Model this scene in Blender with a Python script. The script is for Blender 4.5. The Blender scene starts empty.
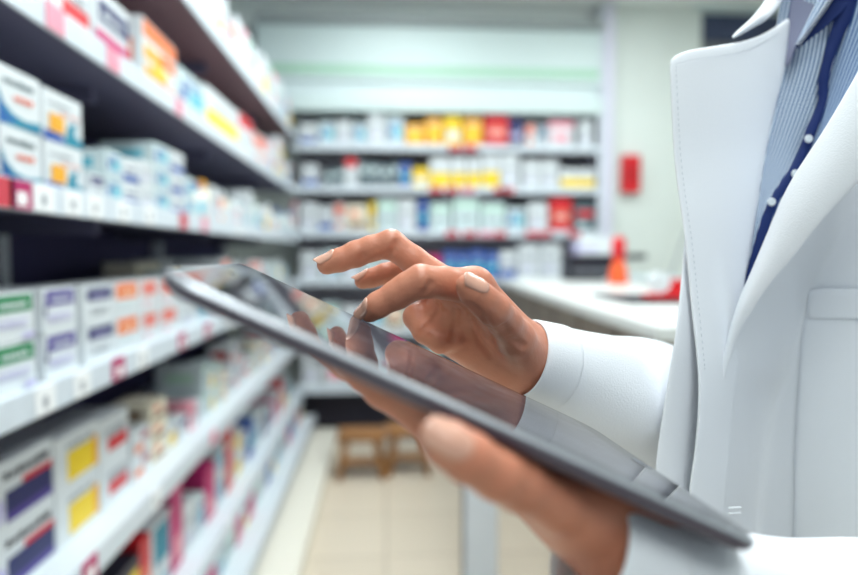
import bpy, bmesh, math, random
import numpy as np
from mathutils import Vector, Matrix

rng = random.Random(7)
SC = bpy.context.scene
COL = SC.collection

# ------------------------------------------------------------------ camera, world, lights, exposure
H = 1.22                                   # camera height above the floor
FPX = 640.0                                # focal length in pixels (frame 858 x 575)
YAW, PITCH = math.radians(3.93), math.radians(3.09)
cam_data = bpy.data.cameras.new('camera')
cam_data.sensor_width = 36.0
cam_data.lens = FPX / 858.0 * 36.0
cam_data.clip_start = 0.02
cam_data.dof.use_dof = True
cam_data.dof.focus_distance = 0.39
cam_data.dof.aperture_fstop = 2.9
cam = bpy.data.objects.new('camera', cam_data)
cam.location = (0, 0, H)
cam.rotation_euler = (math.pi / 2 - PITCH, 0, -YAW)
COL.objects.link(cam)
SC.camera = cam

world = bpy.data.worlds.new('daylight')
SC.world = world
world.use_nodes = True
world.node_tree.nodes['Background'].inputs[0].default_value = (0.74, 0.88, 1.0, 1)
world.node_tree.nodes['Background'].inputs[1].default_value = 0.34

def area(name, loc, sx, sy, power, color=(0.93, 1.0, 1.0)):
    d = bpy.data.lights.new(name, 'AREA')
    d.shape = 'RECTANGLE'; d.size = sx; d.size_y = sy; d.energy = power; d.color = color
    o = bpy.data.objects.new(name, d); o.location = loc
    COL.objects.link(o)
    return o
CEIL = 2.84
LAMPS = [(0.12, -0.9, 17), (0.12, 0.55, 20), (0.12, 2.0, 19), (0.12, 3.05, 16), (1.5, 1.4, 19), (1.5, 2.85, 16)]
for lx, ly, lp in LAMPS:
    area('ceiling_lamp_glow', (lx, ly, CEIL - 0.045), 0.55, 1.15, lp)

SC.view_settings.view_transform = 'Standard'
SC.view_settings.look = 'None'
SC.view_settings.gamma = 1.0
SC.view_settings.exposure = -0.1
SC.view_settings.use_curve_mapping = False
SC.cycles.max_bounces = 8
SC.cycles.use_denoising = True

# ------------------------------------------------------------------ where a sight line meets the place
FWD = Vector((math.sin(YAW) * math.cos(PITCH), math.cos(YAW) * math.cos(PITCH), -math.sin(PITCH)))
RIGHT = Vector((math.cos(YAW), -math.sin(YAW), 0))
UP = RIGHT.cross(FWD)
EYE = Vector((0, 0, H))
def ray(px, py):
    return FWD + RIGHT * ((px - 429) / FPX) + UP * (-(py - 287.5) / FPX)
def at(px, py, Z): return EYE + ray(px, py) * Z
def onx(px, py, x): d = ray(px, py); return EYE + d * (x / d.x)
def ony(px, py, y): d = ray(px, py); return EYE + d * (y / d.y)
def onz(px, py, z): d = ray(px, py); return EYE + d * ((z - H) / d.z)
def cw(x, y, z): return EYE + RIGHT * x - UP * y + FWD * z      # right, down, forward metres
def pc(px, py, Z): return np.array([(px - 429) / FPX * Z, (py - 287.5) / FPX * Z, Z])
CW = np.array([list(RIGHT), list(-UP), list(FWD)])
def c2w(P): return np.asarray(P) @ CW + np.array(EYE)

# ------------------------------------------------------------------ materials
MATS = {}
def mat(name, col, rough=0.5, metal=0.0, spec=0.5, noise=0.0, nscale=30.0, bump=0.0, bscale=200.0,
        emit=0.0, sss=0.0, coat=0.0):
    if name in MATS: return MATS[name]
    m = bpy.data.materials.new(name); m.use_nodes = True
    nt = m.node_tree; b = nt.nodes['Principled BSDF']
    b.inputs['Base Color'].default_value = (*col, 1)
    b.inputs['Roughness'].default_value = rough
    b.inputs['Metallic'].default_value = metal
    b.inputs['Specular IOR Level'].default_value = spec
    if coat: b.inputs['Coat Weight'].default_value = coat
    if sss:
        b.inputs['Subsurface Weight'].default_value = sss
        b.inputs['Subsurface Radius'].default_value = (1.0, 0.35, 0.2)
        b.inputs['Subsurface Scale'].default_value = 0.004
    if emit:
        b.inputs['Emission Color'].default_value = (*col, 1)
        b.inputs['Emission Strength'].default_value = emit
    if noise or bump:
        tc = nt.nodes.new('ShaderNodeTexCoord')
    if noise:
        n = nt.nodes.new('ShaderNodeTexNoise'); n.inputs['Scale'].default_value = nscale
        n.inputs['Detail'].default_value = 4
        nt.links.new(tc.outputs['Object'], n.inputs['Vector'])
        r = nt.nodes.new('ShaderNodeValToRGB')
        r.color_ramp.elements[0].position = 0.3; r.color_ramp.elements[1].position = 0.7
        r.color_ramp.elements[0].color = (*[c * (1 - noise) for c in col], 1)
        r.color_ramp.elements[1].color = (*[min(1, c * (1 + noise)) for c in col], 1)
        nt.links.new(n.outputs['Fac'], r.inputs['Fac'])
        nt.links.new(r.outputs['Color'], b.inputs['Base Color'])
    if bump:
        n2 = nt.nodes.new('ShaderNodeTexNoise'); n2.inputs['Scale'].default_value = bscale
        n2.inputs['Detail'].default_value = 3
        nt.links.new(tc.outputs['Object'], n2.inputs['Vector'])
        bp = nt.nodes.new('ShaderNodeBump'); bp.inputs['Strength'].default_value = bump
        bp.inputs['Distance'].default_value = 0.001
        nt.links.new(n2.outputs['Fac'], bp.inputs['Height'])
        nt.links.new(bp.outputs['Normal'], b.inputs['Normal'])
    MATS[name] = m
    return m

def s2l(r, g, b):
    f = lambda c: (c / 255 / 12.92) if c / 255 <= 0.04045 else ((c / 255 + 0.055) / 1.055) ** 2.4
    return (f(r), f(g), f(b))

PAL = {k: mat('print_' + k, s2l(*v), 0.45) for k, v in dict(
    white=(214, 220, 224), pale=(200, 217, 220), cream=(236, 228, 206), teal=(18, 132, 158), cyan=(96, 186, 206),
    blue=(38, 84, 168), navy=(28, 34, 92), purple=(70, 52, 138), lilac=(190, 186, 222), green=(28, 128, 78),
    mint=(176, 216, 194), red=(206, 30, 42), crimson=(160, 24, 60), magenta=(190, 32, 108), pink=(232, 152, 168),
    salmon=(226, 116, 92), orange=(232, 112, 38), amber=(236, 168, 36), yellow=(240, 206, 36), grey=(150, 156, 164),
    dark=(44, 44, 58), brown=(120, 78, 50), slate=(84, 104, 112)).items()}

M_SHELF = mat('shelf_enamel', s2l(206, 214, 220), 0.4)
M_UNDER = mat('shelf_underside_shade', s2l(98, 96, 122), 0.6)  # shade under the shelves, painted in as navy
M_BACKP = mat('shelf_backing_shade', s2l(64, 60, 104), 0.7)  # dark void behind the boxes, its shade put into the colour
M_STRIP = mat('price_strip_plastic', s2l(208, 217, 226), 0.35, noise=0.04, nscale=25)
M_TAGW = mat('tag_white', s2l(240, 242, 244), 0.5)
M_TAGM = mat('tag_magenta', s2l(178, 32, 98), 0.5)
M_TAGP = mat('tag_pink', s2l(226, 150, 170), 0.5)
M_TAGR = mat('tag_red', s2l(200, 60, 76), 0.5)
M_WALL = mat('wall_paint', s2l(214, 222, 218), 0.75, noise=0.02, nscale=3)
M_CEIL = mat('ceiling_paint', s2l(232, 238, 236), 0.8, noise=0.02, nscale=3)
M_FASC = mat('fascia_white', s2l(204, 220, 220), 0.5)
M_GREEN = mat('fascia_green', s2l(160, 204, 178), 0.5)
M_COUNT = mat('counter_top_laminate', s2l(226, 230, 228), 0.3)
M_FRONT = mat('counter_front_boards', s2l(152, 142, 130), 0.55, noise=0.12, nscale=8)
M_DARK = mat('black_plastic', s2l(20, 20, 34), 0.45)
M_RED = mat('red_plastic', s2l(206, 22, 34), 0.45)
M_ORNG = mat('orange_plastic', s2l(236, 92, 40), 0.4)
M_WOOD = mat('pale_wood', s2l(146, 100, 54), 0.55, noise=0.25, nscale=14)
M_STEEL = mat('white_powder_coat', s2l(222, 230, 238), 0.4)
M_GREY = mat('grey_plastic', s2l(120, 124, 132), 0.5)

# ------------------------------------------------------------------ mesh building
class MB:
    """collects faces with material slots and links them as one mesh object"""
    def __init__(s): s.v = []; s.f = []; s.m = []; s.mats = []
    def slot(s, m):
        if m not in s.mats: s.mats.append(m)
        return s.mats.index(m)
    def add(s, verts, faces, m):
        b = len(s.v); k = s.slot(m)
        s.v += [tuple(p) for p in verts]
        for f in faces: s.f.append([b + i for i in f]); s.m.append(k)
    def box(s, a, b, m, bev=0.0, M=None):
        x0, y0, z0 = a; x1, y1, z1 = b
        c = Vector(((x0 + x1) / 2, (y0 + y1) / 2, (z0 + z1) / 2))
        bm = bmesh.new(); bmesh.ops.create_cube(bm, size=1)
        for v in bm.verts: v.co = Vector((v.co.x * (x1 - x0), v.co.y * (y1 - y0), v.co.z * (z1 - z0))) + c
        if bev: bmesh.ops.bevel(bm, geom=list(bm.edges), offset=bev, segments=2, profile=0.6, affect='EDGES')
        if M is not None: bm.transform(M)
        bm.verts.index_update()
        s.add([v.co for v in bm.verts], [[v.index for v in f.verts] for f in bm.faces], m); bm.free()
    def quad(s, p, m): s.add(p, [list(range(len(p)))], m)
    def tube(s, pts, r, m, n=10, cap=True):
        pts = [Vector(p) for p in pts]; rs = r if isinstance(r, (list, tuple)) else [r] * len(pts)
        vs = []; fs = []
        for i, p in enumerate(pts):
            d = (pts[min(i + 1, len(pts) - 1)] - pts[max(i - 1, 0)]).normalized()
            a = d.cross(Vector((0, 0, 1)))
            if a.length < 0.05: a = d.cross(Vector((1, 0, 0)))
            a.normalize(); b = d.cross(a)
            for k in range(n):
                t = 2 * math.pi * k / n
                vs.append(p + (a * math.cos(t) + b * math.sin(t)) * rs[i])
        for i in range(len(pts) - 1):
            for k in range(n):
                fs.append([i * n + k, i * n + (k + 1) % n, (i + 1) * n + (k + 1) % n, (i + 1) * n + k])
        if cap: fs += [list(range(n))[::-1], [(len(pts) - 1) * n + k for k in range(n)]]
        s.add(vs, fs, m)
    def lathe(s, prof, m, n=20, c=(0, 0, 0)):
        vs = []; fs = []
        for r, z in prof:
            for k in range(n):
                t = 2 * math.pi * k / n
                vs.append((c[0] + r * math.cos(t), c[1] + r * math.sin(t), c[2] + z))
        for i in range(len(prof) - 1):
            for k in range(n):
                fs.append([i * n + k, i * n + (k + 1) % n, (i + 1) * n + (k + 1) % n, (i + 1) * n + k])
        fs += [list(range(n))[::-1], [(len(prof) - 1) * n + k for k in range(n)]]
        s.add(vs, fs, m)
    def mesh(s, name, smooth=False):
        me = bpy.data.meshes.new(name)
        me.from_pydata(s.v, [], s.f)
        for m in s.mats: me.materials.append(m)
        me.polygons.foreach_set('material_index', s.m)
        if smooth: me.polygons.foreach_set('use_smooth', [True] * len(s.f))
        me.update()
        return me
    def build(s, name, parent=None, smooth=False):
        return link(name, s.mesh(name, smooth), parent)

def link(name, me, parent=None):
    o = bpy.data.objects.new(name, me); COL.objects.link(o)
    if parent: o.parent = parent
    return o
def tag(o, label=None, cat=None, group=None, kind=None):
    if label: o['label'] = label
    if cat: o['category'] = cat
    if group: o['group'] = group
    if kind: o['kind'] = kind
    return o
def thing(name, label, cat, loc=(0, 0, 0), group=None):
    o = bpy.data.objects.new(name, None); o.empty_display_size = 0.05
    o.location = loc; COL.objects.link(o)
    return tag(o, label, cat, group)
def settle(root):
    """children were written in world space: keep them in place under a moved root"""
    for ch in root.children: ch.matrix_parent_inverse = Matrix.Translation(-root.location)
def struct(o): o['kind'] = 'structure'; return o

# ------------------------------------------------------------------ room shell
YB = 4.14                                   # front plane of the back shelving
def tile_floor():
    m = bpy.data.materials.new('floor_tiles'); m.use_nodes = True; nt = m.node_tree
    b = nt.nodes['Principled BSDF']; b.inputs['Roughness'].default_value = 0.35
    tc = nt.nodes.new('ShaderNodeTexCoord'); br = nt.nodes.new('ShaderNodeTexBrick')
    br.offset = 0.0; br.inputs['Scale'].default_value = 1.0
    br.inputs['Brick Width'].default_value = 0.42; br.inputs['Row Height'].default_value = 0.42
    br.inputs['Mortar Size'].default_value = 0.005
    br.inputs['Color1'].default_value = (*s2l(212, 200, 182), 1); br.inputs['Color2'].default_value = (*s2l(206, 194, 176), 1)
    br.inputs['Mortar'].default_value = (*s2l(176, 164, 148), 1)
    nt.links.new(tc.outputs['Object'], br.inputs['Vector']); nt.links.new(br.outputs['Color'], b.inputs['Base Color'])
    return m
M_FLOOR = tile_floor()
def slab(name, a, b, m):
    k = MB(); k.box(a, b, m); return struct(k.build(name))
slab('floor', (-1.15, -1.6, -0.06), (3.2, 6.2, 0), M_FLOOR)
slab('ceiling', (-1.15, -1.6, CEIL), (3.2, 6.2, CEIL + 0.06), M_CEIL)
slab('wall_left', (-1.15, -1.6, 0), (-1.05, 4.75, CEIL), M_WALL)
slab('wall_right', (3.1, -1.6, 0), (3.2, 6.2, CEIL), M_WALL)
slab('wall_back', (-1.15, 4.65, 0), (1.45, 4.75, CEIL), M_WALL)
xr0 = ony(601, 150, YB + 0.03).x; xr1 = ony(699, 150, YB + 0.03).x
slab('wall_pier', (xr0 + 0.065, YB + 0.03, 0), (xr1, YB + 0.33, CEIL), M_WALL)
# dark interior window beside the pier
wx1 = 3.1
k = MB(); k.box((xr1, YB + 0.06, 0), (wx1, YB + 0.16, 0.95), M_WALL); struct(k.build('wall_sill_side'))
w = MB()
zt = ony(700, 8, YB).z
w.box((xr1, YB + 0.03, 0.95), (wx1, YB + 0.2, 0.99), M_STEEL)
w.box((xr1 - 0.06, YB + 0.0, zt), (wx1, YB + 0.22, CEIL), M_FASC)
win = struct(w.build('window_1'))
g = MB(); g.box((xr1, YB + 0.13, 0.99), (wx1, YB + 0.145, zt), mat('dim_glass', s2l(122, 126, 132), 0.15)); g.build('pane', win)
g = MB(); g.box((xr1, YB + 0.09, zt - 0.17), (wx1, YB + 0.125, zt), mat('navy_blind', s2l(66, 76, 104), 0.7)); g.build('blind', win)
# soffit above the back shelving
zs = ony(430, 27, YB).z
k = MB(); k.box((-1.05, YB + 0.1, zs), (xr0 + .06, 4.65, CEIL), mat('soffit_grey', s2l(236, 242, 240), .8)); struct(k.build('trim_1'))

for i, (lx, ly, lp) in enumerate(LAMPS):
    k = MB(); k.box((lx - 0.31, ly - 0.62, CEIL - 0.035), (lx + 0.31, ly + 0.62, CEIL), M_STEEL, 0.004)
    where = 'over the aisle' if lx < 1 else 'over the service counter'
    nth = ['behind the viewer', 'nearest overhead', 'at mid aisle', 'by the back shelves', 'nearer one', 'farther one'][i]
    t = thing('ceiling_light', f'square white ceiling light panel {where}, {nth}', 'ceiling light', (lx, ly, CEIL), 'ceiling light panels')
    k.build('housing', t)
    d = MB(); d.box((lx - 0.28, ly - 0.59, CEIL - 0.04), (lx + 0.28, ly + 0.59, CEIL - 0.034), mat('light_diffuser', (0.95, 1, 1), 0.5, emit=3.0))
    d.build('diffuser', t); settle(t)

# ------------------------------------------------------------------ left shelving
LX = -0.55
Y0, Y1 = 0.55, YB - 0.02
# (lip face x, lip bottom z rel, lip top z rel, box front x)
LSH = [(-0.55, 0.70, 0.745), (-0.55, 0.367, 0.415), (-0.55, 0.064, 0.112), (-0.55, -0.262, -0.213),
       (-0.55, -0.615, -0.563), (-0.53, -0.955, -0.90), (-0.45, -1.09, -1.035)]
LNAME = ['top', 'second', 'third', 'fourth', 'fifth', 'sixth', 'lowest']
LEDGE = [0.012, 0.012, 0.015, 0.03, 0.07, 0.06, 0.06]
unit = thing('shelving_unit', 'long white metal shelving with shade-tinted navy back panel along the left of the aisle', 'shelving', (-0.8, 2.3, 0))
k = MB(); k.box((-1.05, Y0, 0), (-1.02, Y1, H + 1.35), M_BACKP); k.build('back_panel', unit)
k = MB(); k.box((-1.02, Y0, 0), (-0.31, Y1, 0.085), mat('plinth_cream', s2l(226, 222, 210), 0.45), 0.006); k.build('plinth', unit)
for yy in np.linspace(Y0 + 0.02, Y1 - 0.05, 4):
    k = MB(); k.box((-1.02, yy - 0.02, 0.08), (-0.985, yy + 0.02, H + 1.35), M_STEEL); k.build('upright', unit)
tag_plan = {
    0: [], 1: [(62, 'P'), (118, 'P'), (182, 'P'), (245, 'W')], 2: [(22, 'M'), (3, 'R'), (45, 'W'), (74, 'W'), (96, 'W'), (124, 'W'), (150, 'W'), (184, 'R'), (205, 'P'), (240, 'W')],
    3: [(40, 'W'), (78, 'W'), (115, 'M'), (140, 'W'), (180, 'M'), (206, 'M'), (228, 'W')], 4: [(80, 'M'), (150, 'W'), (210, 'P')], 5: [(225, 'W')], 6: []}
for i, (lx, zb, zt_) in enumerate(LSH):
    k = MB()
    k.box((-1.02, Y0, H + zt_ - 0.03), (lx - 0.004, Y1, H + zt_ - 0.008), M_SHELF, 0.002)
    k.quad([(-1.02, Y0, H + zt_ - 0.0305), (-1.02, Y1, H + zt_ - 0.0305), (lx - 0.006, Y1, H + zt_ - 0.0305), (lx - 0.006, Y0, H + zt_ - 0.0305)], M_UNDER if i else mat('shelf_underside_shade_maroon', s2l(118, 84, 90), .6))  # the top shelf's underside has its shade painted as maroon
    for yb in np.arange(Y0 + 0.05, Y1, 0.95):       # brackets
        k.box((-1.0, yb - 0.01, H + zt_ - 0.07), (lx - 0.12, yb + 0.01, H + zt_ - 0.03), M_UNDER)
    sh = k.build('shelf', unit)
    s = MB(); s.box((lx - 0.006, Y0, H + zb), (lx, Y1, H + zt_), M_STRIP, 0.002); s.build('price_strip', sh)
    for px, c in tag_plan[i]:
        d = ray(px, 253); ratio = (zb + zt_) / 2 / lx
        P = EYE + Vector((lx, 0, 0)); 
        yy = onx(px, 253, lx).y
        wd = 0.06
        t = MB(); mm = {'W': M_TAGW, 'M': M_TAGM, 'P': M_TAGP, 'R': M_TAGR}[c]
        t.box((lx + 0.0002, yy - wd / 2, H + zb + 0.003), (lx + 0.0022, yy + wd / 2, H + zt_ - 0.002), mm)
        if c == 'M': t.box((lx + 0.0022, yy - wd * 0.2, H + zb + 0.008), (lx + 0.0028, yy + wd * 0.25, H + zt_ - 0.02), M_TAGW)
        if c == 'W': t.box((lx + 0.0022, yy - wd * 0.15, H + zb + 0.012), (lx + 0.0026, yy + wd * 0.1, H + zt_ - 0.018), PAL['grey'])
        t.build('price_tag', sh)
settle(unit)

# ------------------------------------------------------------------ products
ORD = ['first', 'second', 'third', 'fourth', 'fifth', 'sixth', 'seventh', 'eighth', 'ninth', 'tenth', 'eleventh', 'twelfth', 'thirteenth',
       'fourteenth', 'fifteenth', 'sixteenth', 'seventeenth', 'eighteenth', 'nineteenth', 'twentieth']
TENS = {2: 'twenty', 3: 'thirty', 4: 'forty', 5: 'fifty', 6: 'sixty'}
def ordinal(n):
    if n < 20: return ORD[n]
    n1 = n + 1
    if n1 % 10 == 0: return {30: 'thirtieth', 40: 'fortieth', 50: 'fiftieth', 60: 'sixtieth'}[n1]
    return TENS[n1 // 10] + '-' + ORD[n1 % 10 - 1]

def lines(x0, y0, x1, y1, m, n=1):        # broken bars: small print, too soft to read
    out = []; r = random.Random(int(x0 * 997 + y0 * 131 + n))
    hh = (y1 - y0) / (n * 1.6)
    for q in range(n):
        yb = y0 + (y1 - y0) * q / n; x = x0
        while x < x1 - 0.03:
            wd = r.uniform(0.03, 0.08) * (1.5 if n == 1 else 1)
            out.append((x, yb, min(x + wd, x1), yb + hh * r.uniform(0.75, 1.1), m)); x += wd + 0.02
    return out
# design: (base material, [rects x0,y0,x1,y1,mat], [polys])
D = {}
D['swoosh'] = ('white', lines(.12, .72, .86, .88, 'slate') + lines(.34, .46, .84, .62, 'salmon'),
               [([(0, .62), (.12, .36), (.32, .22), (.6, .15), (1, .2), (1, 0), (0, 0)], 'teal'), ([(.0, .46), (.2, .2), (.45, .1), (1, .1), (1, 0), (0, 0)], 'blue')])
D['swoosh2'] = ('white', lines(.1, .74, .7, .84, 'grey') + lines(.4, .6, .95, .66, 'salmon') + [(.12, .2, .5, .56, 'amber')],
                [([(.5, 0), (.6, .4), (.85, .56), (.8, .25), (1, .18), (1, 0)], 'teal'), ([(0, .2), (.45, .16), (.55, 0), (0, 0)], 'blue')])
D['greenhead'] = ('white', [(.04, .62, .96, .97, 'green')] + lines(.2, .72, .8, .88, 'white') + lines(.1, .3, .8, .5, 'lilac', 2) + [(.68, .03, .95, .16, 'lilac')], [])
D['violethead'] = ('white', [(.06, .62, .94, .97, 'purple')] + lines(.2, .72, .8, .88, 'white') + lines(.1, .25, .8, .48, 'lilac', 2), [([(0, .4), (.06, .8), (.1, .4)], 'navy')])
D['navyhead'] = ('white', [(.1, .6, .96, .94, 'navy')] + lines(.25, .7, .8, .84, 'lilac') + lines(.2, .25, .8, .45, 'grey', 2), [])
D['orangehead'] = ('white', [(.05, .52, .9, .97, 'orange')] + lines(.2, .66, .8, .82, 'cream') + lines(.1, .25, .8, .4, 'pale', 2), [])
D['salmonhead'] = ('white', [(.08, .5, .88, .94, 'salmon')] + lines(.2, .64, .8, .8, 'pink') + lines(.1, .2, .6, .34, 'pink'), [])
D['navypanel'] = ('white', [(.24, .08, .99, .56, 'navy'), (.24, .08, .99, .22, 'purple'), (.5, .56, .99, .66, 'red')] + lines(.22, .74, .97, .92, 'dark') , [([(.02, .16), (.1, .1), (.2, .16), (.24, .34), (.18, .5), (.08, .5), (.01, .34)], 'lilac')])
D['yellowpanel'] = ('white', [(.26, .1, .97, .68, 'yellow'), (.86, .1, .99, .72, 'amber')] + lines(.25, .74, .9, .88, 'grey'), [])
D['redlabel'] = ('white', [(.26, .2, .95, .5, 'red')] + lines(.2, .55, .9, .8, 'grey', 2), [])
D['bluemotif'] = ('pale', [(.4, .26, .9, .64, 'cyan'), (.08, .3, .3, .6, 'blue')] + lines(.15, .7, .85, .88, 'blue') + lines(.1, .1, .9, .2, 'lilac'), [])
D['blueband'] = ('white', [(0, .0, 1, .3, 'blue')] + lines(.15, .5, .85, .7, 'navy'), [])
D['plainwhite'] = ('white', lines(.12, .55, .88, .75, 'grey') + lines(.12, .2, .7, .4, 'lilac', 2), [])
D['palegreen'] = ('pale', [(0, .7, 1, .86, 'mint')] + lines(.2, .35, .8, .5, 'slate'), [])
D['pinkbox'] = ('pink', [(.1, .15, .9, .45, 'white')] + lines(.2, .6, .8, .8, 'crimson'), [])
D['redbase'] = ('white', [(0, 0, 1, .34, 'magenta'), (.1, .48, 1, .85, 'navy')] + lines(.2, .58, .8, .74, 'white'), [])
D['orangedots'] = ('white', [(.02, .74, .98, .99, 'orange'), (.04, .4, .55, .62, 'amber'), (.5, .48, .97, .68, 'orange'), (.04, .08, .62, .3, 'amber'), (.45, .02, .95, .2, 'orange'), (.3, .26, .7, .4, 'yellow')], [])
D['yellowbox'] = ('yellow', [(.1, .2, .9, .5, 'white')] + lines(.2, .64, .8, .8, 'amber'), [])
D['amberbox'] = ('amber', [(.2, .3, .8, .6, 'yellow')] + lines(.15, .75, .85, .85, 'cream'), [])
D['yellowwhite'] = ('white', [(0, 0, 1, .5, 'yellow')] + lines(.15, .6, .85, .75, 'grey'), [])
D['redbox'] = ('red', [(.12, .3, .88, .62, 'salmon')] + lines(.2, .4, .8, .52, 'white'), [])
D['redtop'] = ('white', [(0, .68, 1, 1, 'red')] + lines(.2, .3, .8, .45, 'grey'), [])
D['orangetop'] = ('white', [(0, .55, .9, .95, 'salmon'), (.1, .1, .7, .25, 'orange')], [])
D['bluebox'] = ('blue', [(.1, .3, .9, .55, 'cyan')] + lines(.2, .7, .8, .82, 'white'), [])
D['navybox'] = ('navy', [(.1, .3, .9, .5, 'lilac')], [])
D['tealbox'] = ('slate', [(.12, .5, .88, .75, 'red'), (.1, .15, .6, .3, 'pale')], [])
D['slatebox'] = ('slate', [(.1, .55, .9, .85, 'pale')] + lines(.2, .2, .8, .3, 'white'), [])
D['tealsquare'] = ('white', [(.12, .42, .85, .95, 'teal'), (.88, .0, 1, 1, 'magenta')] + lines(.2, .15, .8, .3, 'cyan'), [])
D['magentabox'] = ('magenta', [(.1, .1, .9, .4, 'pink')], [])
D['stripes'] = ('pale', [(.1, .1, .3, .9, 'amber'), (.34, .1, .46, .9, 'orange'), (.6, .2, .9, .5, 'white')], [])
D['darkyellow'] = ('dark', [(.55, .1, .95, .85, 'yellow'), (.1, .4, .45, .7, 'grey')], [])
D['orangesmall'] = ('white', [(.1, .1, .6, .4, 'orange'), (.5, .55, .95, .85, 'crimson')], [])
D['brownsmall'] = ('cream', [(.1, .1, .9, .35, 'brown'), (.2, .55, .6, .8, 'salmon')], [])
D['pinkwhite'] = ('white', [(.0, .75, 1, 1, 'pink'), (.2, .2, .8, .5, 'pink')], [])
DESC = dict(swoosh='large white box with teal swoosh', swoosh2='large white box with amber square', greenhead='white box with green heading',
    violethead='white box with purple heading', navyhead='white box with navy heading', orangehead='white box with orange heading',
    salmonhead='white box with salmon heading', navypanel='white box with navy panel', yellowpanel='white box with yellow panel',
    redlabel='white box with red label', bluemotif='pale box with light blue motif', blueband='white box with blue base band',
    plainwhite='plain white box', palegreen='pale box with mint band', pinkbox='pink box', redbase='white box with magenta base',
    orangedots='white box with orange patches', yellowbox='yellow box', amberbox='amber box', yellowwhite='white box with yellow base',
    redbox='red box', redtop='white box with red top', orangetop='white box with salmon top', bluebox='blue box', navybox='navy box',
    tealbox='slate box with red patch', slatebox='slate grey box', tealsquare='white box with teal square', magentabox='magenta box',
    stripes='pale box with orange stripes', darkyellow='dark box with yellow panel', orangesmall='white crimson-patch box',
    brownsmall='cream box with brown band', pinkwhite='white box with pink top')
MESHES = {}
def box_mesh(des, w, h, d):
    key = (des, round(w, 3), round(h, 3), round(d, 3))
    if key in MESHES: return MESHES[key]
    base, rects, polys = D[des]
    k = MB(); k.box((-w / 2, 0, 0), (w / 2, d, h), PAL[base], min(0.0018, w * .03))
    # closing flap seam on the top and print on the front and the near side
    k.box((-w / 2 + .003, d * .42, h - .0002), (w / 2 - .003, d * .42 + .0012, h + .0004), PAL['grey'])
    e = 0.0004
    for pts, m in polys:
        k.quad([(-w / 2 + .001 + (w - .002) * x, -e, h * (.01 + .98 * y)) for x, y in pts], PAL[m])
    for j, (x0, y0, x1, y1, m) in enumerate(rects):
        ee = e + 0.00012 * (j + 1)
        P = lambda x, y: (-w / 2 + .002 + (w - .004) * x, -ee, .001 + (h - .003) * y)
        k.quad([P(x0, y0), P(x1, y0), P(x1, y1), P(x0, y1)], PAL[m])
    if rects:
        m = PAL[rects[0][4]]
        k.quad([(-w / 2 - e, d * .8, h * .3), (-w / 2 - e, d * .2, h * .3), (-w / 2 - e, d * .2, h * .65), (-w / 2 - e, d * .8, h * .65)], m)
    MESHES[key] = k.mesh('medicine_box')
    return MESHES[key]
def bottle_meshes(body, cap, r, h):
    key = ('bottle', body, cap, round(r, 3), round(h, 3))
    if key in MESHES: return MESHES[key]
    k = MB(); k.lathe([(r * .9, 0), (r, .004), (r, h * .62), (r * .85, h * .7), (r * .45, h * .78), (r * .45, h * .82)], PAL[body], 18)
    k.lathe([(r * 1.01, h * .15), (r * 1.012, h * .16), (r * 1.012, h * .5), (r * 1.01, h * .51)], PAL['white' if body != 'white' else 'cyan'], 18)
    c = MB(); c.lathe([(r * .52, h * .8), (r * .55, h * .82), (r * .55, h * .98), (r * .48, h)], PAL[cap], 18)
    MESHES[key] = (k.mesh('bottle', True), c.mesh('cap', True))
    return MESHES[key]

USED = {}
COUNT = [0]
def put(me, name, loc, rz, label, cat, group):
    o = link(name, me); o.location = loc; o.rotation_euler = (0, 0, rz)
    n = USED.get(label, 0); USED[label] = n + 1
    COUNT[0] += 1
    return tag(o, label, cat, group)
STK = ['bottom', 'upper', 'topmost']
def column(run, idx, u, w, h, d, des, n, rz, place, where, group):
    """n equal boxes stacked at position u along a shelf; place(u, z) gives the base point of a front-centre"""
    for q in range(n):
        jit = rng.uniform(-.004, .004)
        desc = DESC[des]
        pre = '' if n == 1 else ('bottom ' if q == 0 else ('top ' if q == n - 1 else 'middle '))
        lab = f'{pre}{desc}, {ordinal(idx)} {where}'
        put(box_mesh(des, w, h, d), 'medicine_box', place(u + jit * .4, q * (h + .0006)), rz + rng.uniform(-.025, .025), lab, 'box', group)
def bottle(idx, u, r, h, body, cap, rz, place, where, group):
    a, b = bottle_meshes(body, cap, r, h)
    p = place(u, 0)
    fx = Vector((-math.sin(rz), math.cos(rz), 0)) * r
    o = put(a, 'bottle', p + fx, 0, f'{body} bottle with {cap} cap, {ordinal(idx)} {where}', 'bottle', group)
    c = link('cap', b, o); c.location = (0, 0, 0)

PALE = ['plainwhite', 'bluemotif', 'palegreen', 'plainwhite', 'blueband', 'yellowwhite', 'pinkwhite', 'orangetop']
MIX = ['plainwhite', 'redlabel', 'bluemotif', 'orangesmall', 'brownsmall', 'yellowpanel', 'blueband', 'pinkbox', 'palegreen', 'redtop', 'navyhead']
STRONG = ['redbox', 'tealsquare', 'magentabox', 'darkyellow', 'stripes', 'navybox', 'plainwhite', 'redlabel', 'bluebox', 'yellowpanel', 'bluemotif']
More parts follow.
